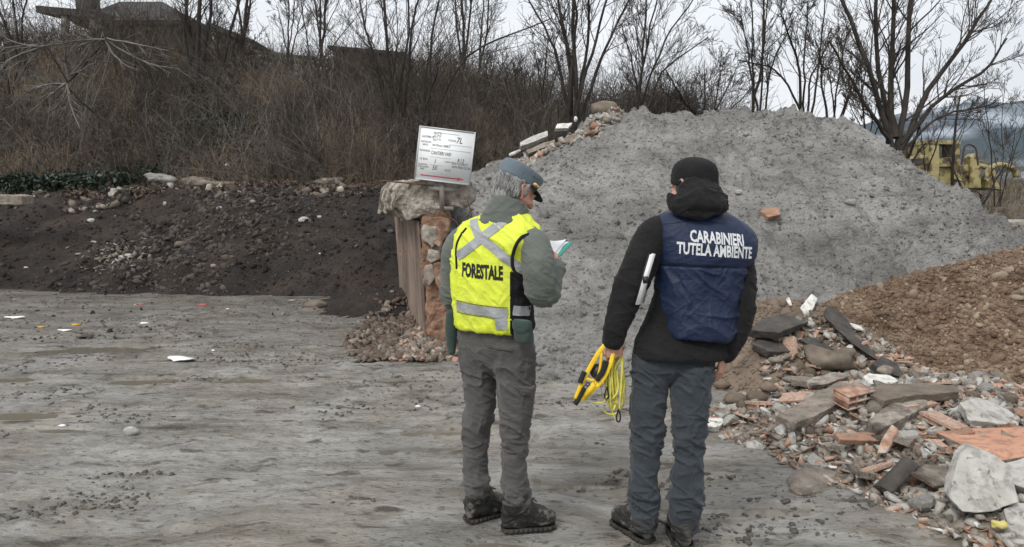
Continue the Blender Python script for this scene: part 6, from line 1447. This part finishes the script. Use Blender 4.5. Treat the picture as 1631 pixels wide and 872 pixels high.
F = [[i*3+j, i*3+j+1, (i+1)*3+j+1, (i+1)*3+j] for i in range(23) for j in range(2)]
bo = mesh_obj('brim', W1(np.array(Vb)), [np.array(F)], M['black_fabric'], cap1); md = bo.modifiers.new('t', 'SOLIDIFY'); md.thickness = .004
Cc = np.array([[.089*math.sin(t), -.012+.107*math.cos(t), .056] for t in np.linspace(-1.1, 1.1, 30)]); V, F = limb(Cc, [.0035]*30, 8, 30); mesh_obj('braid', W1(V), F, M['gold'], cap1)
bag = Bag()
for t, ln in ((1.05, .011), (.80, .014), (-1.05, .011), (-.8, .014)):
    c = np.array([.090*math.sin(t), -.012+.109*math.cos(t), .060]); V, F = ellipsoid(c, (.013, .013, .0085)); Bag().add(W1(V), F).obj('badge', M['gold'], cap1)
bag = Bag()
for t in (1.35, 1.12): c = np.array([.0895*math.sin(t), -.008+.112*math.cos(t), .088]); V, F = ellipsoid(c, (.0035, .0035, .0035)); bag.add(W1(V), F)
bag.obj('eyelet', M['black_plastic'], cap1)
# papers held in front
def sheet(name, pts, m, label, cat, th=.004, parent=None, bend=.012):
    a, b, c, d = [P(*p) for p in pts]; n = 14; V = []; nr = unit(np.cross(b-a, d-a))
    for i in range(n):
        for j in range(n):
            s, t = i/(n-1), j/(n-1); V.append((a*(1-s)+b*s)*(1-t)+(d*(1-s)+c*s)*t+nr*bend*math.sin(math.pi*s)*(1-.4*t))
    o = mesh_obj(name, V, [np.array([[i*n+j, (i+1)*n+j, (i+1)*n+j+1, i*n+j+1] for i in range(n-1) for j in range(n-1)])], m, parent); md = o.modifiers.new('t', 'SOLIDIFY'); md.thickness = th; return o
YP = 3.80
fol = sheet('folder', [(862, 402, YP-.02), (903, 389, YP+.16), (913, 386, YP+.12), (884, 415, YP-.10)], M['green_card'], None, None, .005)
tag(fol, 'green folder with white sheets held open by the person in the yellow vest', 'folder')
set_origin(fol, P(885, 402, YP))
sheet('paper_sheets', [(856, 379, YP+.06), (906, 386, YP+.20), (882, 412, YP-.09), (853, 404, YP-.16)], M['paper'], None, None, .003, fol)
sheet('paper_sheets', [(858, 377, YP+.065), (902, 382, YP+.21), (880, 408, YP-.08), (854, 400, YP-.15)], M['paper'], None, None, .002, fol, .018)

# ------------------------------------------------------------------ person in the navy vest
Y2 = 3.47; yaw2 = rad(-6); lat2 = np.array([math.cos(yaw2), -math.sin(yaw2), 0]); fwd2 = np.array([math.sin(yaw2), math.cos(yaw2), 0])
hc2 = P(1103, 300, Y2+.02); head2, R2h, W2 = head_parts(hc2, rad(-38), rad(8), 0, 1.0)
wL = P(978, 538, 3.38); hL2 = hand_shells(wL, unit(np.array([.05, .08, -1.])), unit(np.array([-.15, .95, -.2])), unit(np.array([.95, .3, 0])), (1.15, 1.2, 1.25, 1.25), .6, .98)
wR = P(1153, 562, 3.42); hR2 = hand_shells(wR, unit(np.array([-.06, .05, -1.])), unit(np.array([-.75, .6, 0])), unit(np.array([-.5, .8, 0])), (.45, .5, .55, .6), .3, .98)
core = list(head2); core.append(limb([P(1108, 350, Y2-.01), P(1106, 325, Y2+.01), hc2+np.array([0, 0, -.03])], [.066, .060, .056], 20))
core.append(rows_loft([(350, 1075, 1140), (385, 1060, 1175), (440, 1060, 1160), (500, 1058, 1155), (550, 1040, 1140)], Y2, yaw2, .45, k=30))
core += [limb([P(1040, 385, 3.46), P(1005, 450, 3.42), wL], [.045, .040, .028], 16), limb([P(1182, 395, 3.46), P(1183, 475, 3.45), wR], [.045, .040, .028], 16)]
for lg in ([(1036, 590, Y2), (1032, 690, Y2-.02), (1028, 830, Y2-.02)], [(1104, 590, Y2), (1098, 690, Y2-.04), (1092, 838, Y2-.05)]): core.append(limb([P(*q) for q in lg], [.045, .034, .027], 16))
core += hL2+hR2
p2 = link_mesh('person', bag_remesh(core, .0042, 2), M['skin']); off2 = np.array([hc2[0]-.02, Y2, 0]); set_origin(p2, off2)
tag(p2, 'person in navy vest and black beanie, seen from behind, holding a yellow tape reel', 'person')
# jacket with hood
sl = [limb_px([(1070, 366, 3.47, 22), (1044, 376, 3.45, 30), (1022, 415, 3.43, 29), (1004, 455, 3.41, 27)], 24, 30),
      limb_px([(1008, 446, 3.41, 26), (1000, 465, 3.40, 26), (988, 500, 3.39, 23), (980, 525, 3.38, 20), (977, 541, 3.38, 18.5)], 24, 30),
      limb_px([(1160, 372, 3.47, 20), (1174, 392, 3.46, 23), (1180, 430, 3.45, 23), (1182, 470, 3.44, 22)], 24, 30),
      limb_px([(1182, 460, 3.44, 22), (1181, 490, 3.43, 22), (1175, 525, 3.42, 20), (1162, 553, 3.42, 17), (1157, 564, 3.42, 16)], 24, 30),
      rows_loft([(344, 1068, 1148), (354, 1050, 1165), (370, 1042, 1188), (420, 1045, 1188, .58), (470, 1040, 1176, .54), (510, 1026, 1170, .52), (540, 1012, 1167, .60), (560, 1009, 1166, .70), (568, 1012, 1163, .70)], Y2, yaw2, .60)]
me = bag_remesh(sl, .006, 6); e1, e2 = P(1004, 458, 3.41), P(1182, 468, 3.44)
fold(me, lambda V: (.003+.008*(np.exp(-(np.linalg.norm(V-e1, axis=1)/.14)**2)+np.exp(-(np.linalg.norm(V-e2, axis=1)/.14)**2)))*(creases(V, 7, 18, 41, .8, .3)-.4)+.005*(creases(V, 5, 16, 43)-.4)*gauss(V[:, 2], P(1090, 550, Y2)[2], .10))
jk2 = link_mesh('jacket', me, M['black_fabric'], p2)
hood = [rows_loft([(281, 1092, 1126, .5, -.02), (291, 1082, 1136, .62, -.03), (306, 1074, 1145, .72, -.04), (322, 1067, 1151, .78, -.045), (334, 1069, 1152, .78, -.04), (343, 1082, 1138, .75, -.03)], Y2-.03, yaw2, .7, 2.2, 32, 30)]
hood.append(limb_px([(1070, 318, 3.41, 9), (1082, 333, 3.36, 10), (1110, 339, 3.34, 10), (1136, 334, 3.36, 10), (1149, 318, 3.41, 9)], 14, 30))
me = bag_remesh(hood, .005, 5); fold(me, lambda V: .009*(creases(V, 8, 13, 45, .8, -.3)-.42)+.004*(creases(V, 14, 26, 46)-.4)); link_mesh('hood', me, M['black_fabric'], jk2)
# vest
vr = [(335, 1072, 1145, .62), (340, 1056, 1160), (350, 1044, 1176), (364, 1040, 1196), (382, 1040, 1205, .62), (405, 1043, 1203, .66), (425, 1045, 1193, .68), (450, 1046, 1184, .72), (490, 1046, 1176, .84), (515, 1047, 1172, .90), (529, 1048, 1170, .92), (534, 1051, 1168, .92)]
me = bag_remesh([rows_loft(vr, Y2-.005, yaw2, .58, 2.45, 44)], .0055, 5); zs = P(1110, 422, Y2)[2]
def vf(V):
    z = V[:, 2]; seam = gauss(z+.03*(V[:, 0]-offx), zs, .005)
    return -.006*seam+.012*(creases(V, 4, 8, 52, .9, .6)-.45)*(z < zs)+.006*(creases(V, 9, 5, 58, .8, -1.3)-.45)*(z < zs)+.004*(creases(V, 5, 14, 55, .9, -.5)-.45)+.004*fbm(V[:, 0]*9, V[:, 1]*9, z*9, 3, 56)
offx = P(1110, 422, Y2)[0]
fold(me, vf); vest2 = link_mesh('vest', me, M['navy'], p2); bv2 = vbvh(me, off2); dir2 = unit(fwd2)
u2 = lat2
def o2(px, py): return P(px, py, Y2-.13)-dir2*.35
print_on(bv2, 'CARABINIERI', o2(1097, 384), u2, np.array([0, 0, 1.]), .068, dir2, M['white_print'], vest2, bold=.0022, sx=.60, shear=-.055)
print_on(bv2, 'TUTELA AMBIENTE', o2(1077, 403), u2, np.array([0, 0, 1.]), .068, dir2, M['white_print'], vest2, bold=.0022, sx=.575, shear=-.045)
for pts, w in (([(1047, 418), (1110, 422), (1178, 427)], .004), ([(1048, 360), (1110, 352), (1160, 358)], .0015)): strip_on(bv2, [o2(a, b) for a, b in pts], w, dir2, M['black_fabric'], vest2, 'seam', .002, .004)
# trousers
tr = [rows_loft([(535, 1022, 1146, .5), (550, 1012, 1144, .52), (570, 1006, 1142, .62), (586, 1006, 1138, .58), (602, 1020, 1124, .45)], Y2+.0, yaw2, .66, 2.3),
      leg_rows([(580, 1005, 1072), (610, 1005, 1064), (650, 1004, 1060), (690, 1005, 1057), (720, 1006, 1052), (760, 1004, 1048), (785, 1003, 1050), (812, 1005, 1049), (842, 1007, 1047)], Y2-.01),
      leg_rows([(580, 1072, 1138), (610, 1069, 1134), (650, 1070, 1129), (690, 1072, 1124), (720, 1073, 1121), (760, 1069, 1119), (788, 1066, 1122), (812, 1067, 1114), (844, 1068, 1112)], Y2-.04)]
me = bag_remesh(tr, .0055, 9); zk = P(1070, 700, Y2)[2]; za = P(1070, 790, Y2)[2]; zh = P(1070, 600, Y2)[2]
def tf2(V):
    z = V[:, 2]; A = .005+.015*gauss(z, zk, .14)+.021*gauss(z, za, .08)+.011*gauss(z, zh, .10)
    return A*(creases(V, 7, 15, 63, .75, .3)-.42)+.003*fbm(V[:, 0]*10, V[:, 1]*10, z*10, 3, 64)
fold(me, tf2); trs2 = link_mesh('trousers', me, M['slate_trousers'], p2); bt2 = vbvh(me, off2)
for cx in (1040, 1108): strip_on(bt2, [P(cx-20, 578, Y2-.4), P(cx, 584, Y2-.4), P(cx+20, 578, Y2-.4)], .003, np.array([0, 1., 0]), M['black_fabric'], trs2, 'seam', .001)
hl = G(1034, 866); boot(hl, hl+[-.12, .25, 0], 0, p2, 5, .12, P(1027, 828, Y2-.01)+[0, 0, -.02], .056)
hl = G(1090, 879); boot(hl, hl+[.02, .28, 0], 0, p2, 6, .12, P(1090, 832, Y2-.04)+[0, 0, -.02], .056)
# beanie
bz = [(.012, .083, .103, -.012), (.03, .087, .107, -.014), (.06, .087, .107, -.018), (.085, .081, .100, -.024), (.105, .068, .085, -.03), (.120, .048, .060, -.034), (.129, .024, .03, -.036), (.131, .008, .01, -.036)]
C = np.array([[0, c_, z] for z, a, b, c_ in bz]); A_ = np.array([[a, 0, 0] for z, a, b, c_ in bz]); B2 = np.array([[0, b, b*.22] for z, a, b, c_ in bz])
sh = [rings(catmull(C, 36), catmull(A_, 36), catmull(B2, 36), 40, 2.05)]
sh.append(rings(catmull(C[:2]+[0, 0, -.004], 8), catmull(A_[:2]*1.04, 8), catmull(B2[:2]*1.04, 8), 40, 2.05))
bm_ = bag_remesh([(W2(V), F) for V, F in sh], .004, 3)
HV, HN = vdata(bm_); HL = (HV-hc2)@R2h; an = np.arctan2(HL[:, 0], HL[:, 1]); vset(bm_, HV+HN*(.0012*np.sin(an*70)+.003*fbm(HV[:, 0]*18, HV[:, 1]*18, HV[:, 2]*18, 3, 9))[:, None])
link_mesh('beanie', bm_, M['black_fabric'], p2)
M['dark_hair'] = mat('dark_hair', [(.02, .018, .016), (.06, .055, .05)], .7, 60, .6, 160)
link_mesh('hair', bag_remesh([(W2(V), F) for V, F in [ellipsoid((0, -.03, .005), (.079, .085, .045)), ellipsoid((-.072, .02, .0), (.008, .014, .024))]], .004, 2), M['dark_hair'], p2)
# clipboard under the arm
cb = empty('clipboard', P(1030, 446, 3.33), 'clipboard of white sheets tucked under the arm of the navy-vested person', 'clipboard')
def slab4(a, b, c, d, th, name, m):
    a, b, c, d = [P(*q) for q in (a, b, c, d)]; n = unit(np.cross(b-a, d-a)); V = np.array([a, b, c, d, a+n*th, b+n*th, c+n*th, d+n*th])
    return Bag().add(V, [np.array([[0, 3, 2, 1], [4, 5, 6, 7], [0, 1, 5, 4], [1, 2, 6, 5], [2, 3, 7, 6], [3, 0, 4, 7]])]).obj(name, m, cb, False)
for q in range(3): slab4((1040-q*2, 404+q, 3.30+q*.012), (1048-q*3, 406+q, 3.42+q*.01), (1026-q*3, 482+q, 3.42+q*.01), (1017-q*2, 486, 3.30+q*.012), .003, 'paper_sheets', M['paper'])
slab4((1034, 404, 3.33), (1040, 404, 3.45), (1019, 484, 3.45), (1012, 486, 3.33), .004, 'board', M['black_plastic'])
Bag().add(*box_vf(P(1028, 446, 3.292), (.010, .010, .014))).obj('clip', M['black_plastic'], cb, False)

# yellow tape reel hanging from the hand
def TP(px, py, d=0.0): return P(px, py, 3.40+d)
tp = empty('tape_reel', TP(945, 610), 'yellow open-frame measuring tape reel with loops of tape hanging from a hand', 'tape measure')
def bar_chain(pts, w, d, name, m, closed=False, parent=None, n=40, power=4):
    C = catmull([TP(*q) for q in (list(pts)+[pts[0]] if closed else pts)], n); T = np.gradient(C, axis=0); T /= np.linalg.norm(T, axis=1)[:, None]; B_ = np.tile([0, 1., 0], (n, 1)); S_ = np.cross(T, B_); S_ /= np.linalg.norm(S_, axis=1)[:, None]
    V, F = rings(C, S_*w, B_*d, 14, power); return mesh_obj(name, V, F, m, parent or tp)
for dd in (-.035, .035):
    bar_chain([(975, 552, dd*.5), (966, 549, dd*.8), (955, 560, dd), (941, 583, dd), (927, 610, dd), (917, 636, dd)], .010, .007, 'reel_frame', M['yellow_plastic'])
    bar_chain([(978, 556, dd*.5), (972, 580, dd), (962, 602, dd), (946, 620, dd), (928, 634, dd), (918, 638, dd)], .009, .007, 'reel_frame', M['yellow_plastic'])
    bar_chain([(958, 562, dd), (955, 590, dd), (948, 612, dd)], .006, .006, 'reel_frame', M['yellow_plastic'])
    bar_chain([(930, 602, dd), (944, 606, dd), (960, 604, dd)], .006, .006, 'reel_frame', M['yellow_plastic'])
bar_chain([(968, 551, -.03), (974, 549, 0), (980, 552, .03)], .014, .014, 'handle', M['yellow_plastic'])
V, F = limb([TP(952, 592, -.028), TP(952, 592, .028)], [.034, .034], 26, 8, 1.0, False); mesh_obj('drum', V, F, M['black_plastic'], tp)
bar_chain([(930, 618, -.036), (926, 626, -.036), (920, 638, -.036), (916, 644, -.034)], .010, .016, 'tip_guard', M['black_plastic'])
bar_chain([(931, 592, -.04), (926, 604, -.04), (924, 610, -.04)], .011, .012, 'grip', M['black_plastic'])
bar_chain([(965, 575, -.044), (960, 592, -.044), (950, 606, -.044)], .013, .006, 'crank', M['black_plastic'])
print_me = text_mesh('CD', .030, .001); V, _ = vdata(print_me); o = TP(931, 623, -.05); du = unit(TP(941, 611, -.05)-o); dv = unit(np.cross(np.array([0, 1., 0]), du)); dv = dv if dv[2] > 0 else -dv
vset(print_me, o+du*V[:, :1]+dv*V[:, 1:2]*.8+np.array([0, -.003, 0])); link_mesh('lettering', print_me, M['black_plastic'], tp, False)
slab_pts = [TP(927, 630, -.046), TP(944, 609, -.046), TP(950, 616, -.046), TP(934, 637, -.046)]; Vq = np.array(slab_pts+[p+np.array([0, .004, 0]) for p in slab_pts])
Bag().add(Vq, [np.array([[0, 1, 2, 3], [7, 6, 5, 4], [0, 4, 5, 1], [1, 5, 6, 2], [2, 6, 7, 3], [3, 7, 4, 0]])]).obj('label_plate', M['yellow_plastic'], tp, False)
rg = np.random.default_rng(17)
def ribbon(pts, w, m='tape_yellow', th=.0012, name='tape'):
    C = catmull([TP(*q) for q in pts], 60); T, U, Wv = frames(C); a = np.cumsum(rg.normal(0, .10, 60)); S_ = U*np.cos(a)[:, None]+Wv*np.sin(a)[:, None]; N_ = np.cross(T, S_)
    V, F = rings(C, S_*w, N_*th, 8, 4); return mesh_obj(name, V, F, M[m], tp)
for q in range(11):
    x0 = 968+rg.uniform(-2, 14); d0 = rg.uniform(-.03, .04); bt_ = rg.uniform(612, 655); xm = x0+rg.uniform(-10, 12); xe = x0+rg.uniform(-4, 18)
    ribbon([(x0, 566, d0), (xm-3, 590, d0), (xm-2, bt_-18, d0), ((xm+xe)/2, bt_, d0+.01), (xe+3, bt_-22, d0+.02), (xe, 590, d0+.02), (x0+10, 566, d0+.02)], .0048)
ribbon([(920, 633, 0), (938, 640, -.02), (956, 641, -.02), (974, 636, -.02), (984, 620, -.01), (982, 590, 0)], .0042)
ribbon([(975, 620, -.02), (962, 640, -.03), (962, 655, -.02), (978, 660, -.01), (990, 645, 0), (992, 600, 0)], .0036)
ribbon([(973, 600, -.02), (972, 640, -.03), (975, 655, -.02), (980, 668, -.02)], .0022)
ribbon([(992, 560, 0), (990, 600, -.01), (987, 640, -.01), (986, 652, -.01)], .005)
bar_chain([(985, 652, -.01), (982, 664, -.01), (983, 671, -.01), (987, 671, -.01), (988, 662, -.01)], .0035, .0035, 'end_hook', M['black_plastic'], True)
bar_chain([(967, 616, -.03), (963, 630, -.03), (965, 636, -.03), (969, 632, -.03)], .003, .003, 'hook', M['black_plastic'], True)
# ------------------------------------------------------------------ air
hz = mesh_obj('haze', *box_vf((1200, 1900, 398), (2900, 2200, 405)), [], smooth=False)
hm = bpy.data.materials.new('haze'); hm.use_nodes = True; nt = hm.node_tree; nt.nodes.clear()
ho = nt.nodes.new('ShaderNodeOutputMaterial'); hv = nt.nodes.new('ShaderNodeVolumePrincipled'); hv.inputs['Density'].default_value = .00010
hv.inputs['Color'].default_value = (.82, .87, .95, 1); nt.links.new(hv.outputs[0], ho.inputs['Volume']); hz.data.materials.append(hm); tag(hz, 'pale mountain haze in the air', 'haze', kind='stuff')
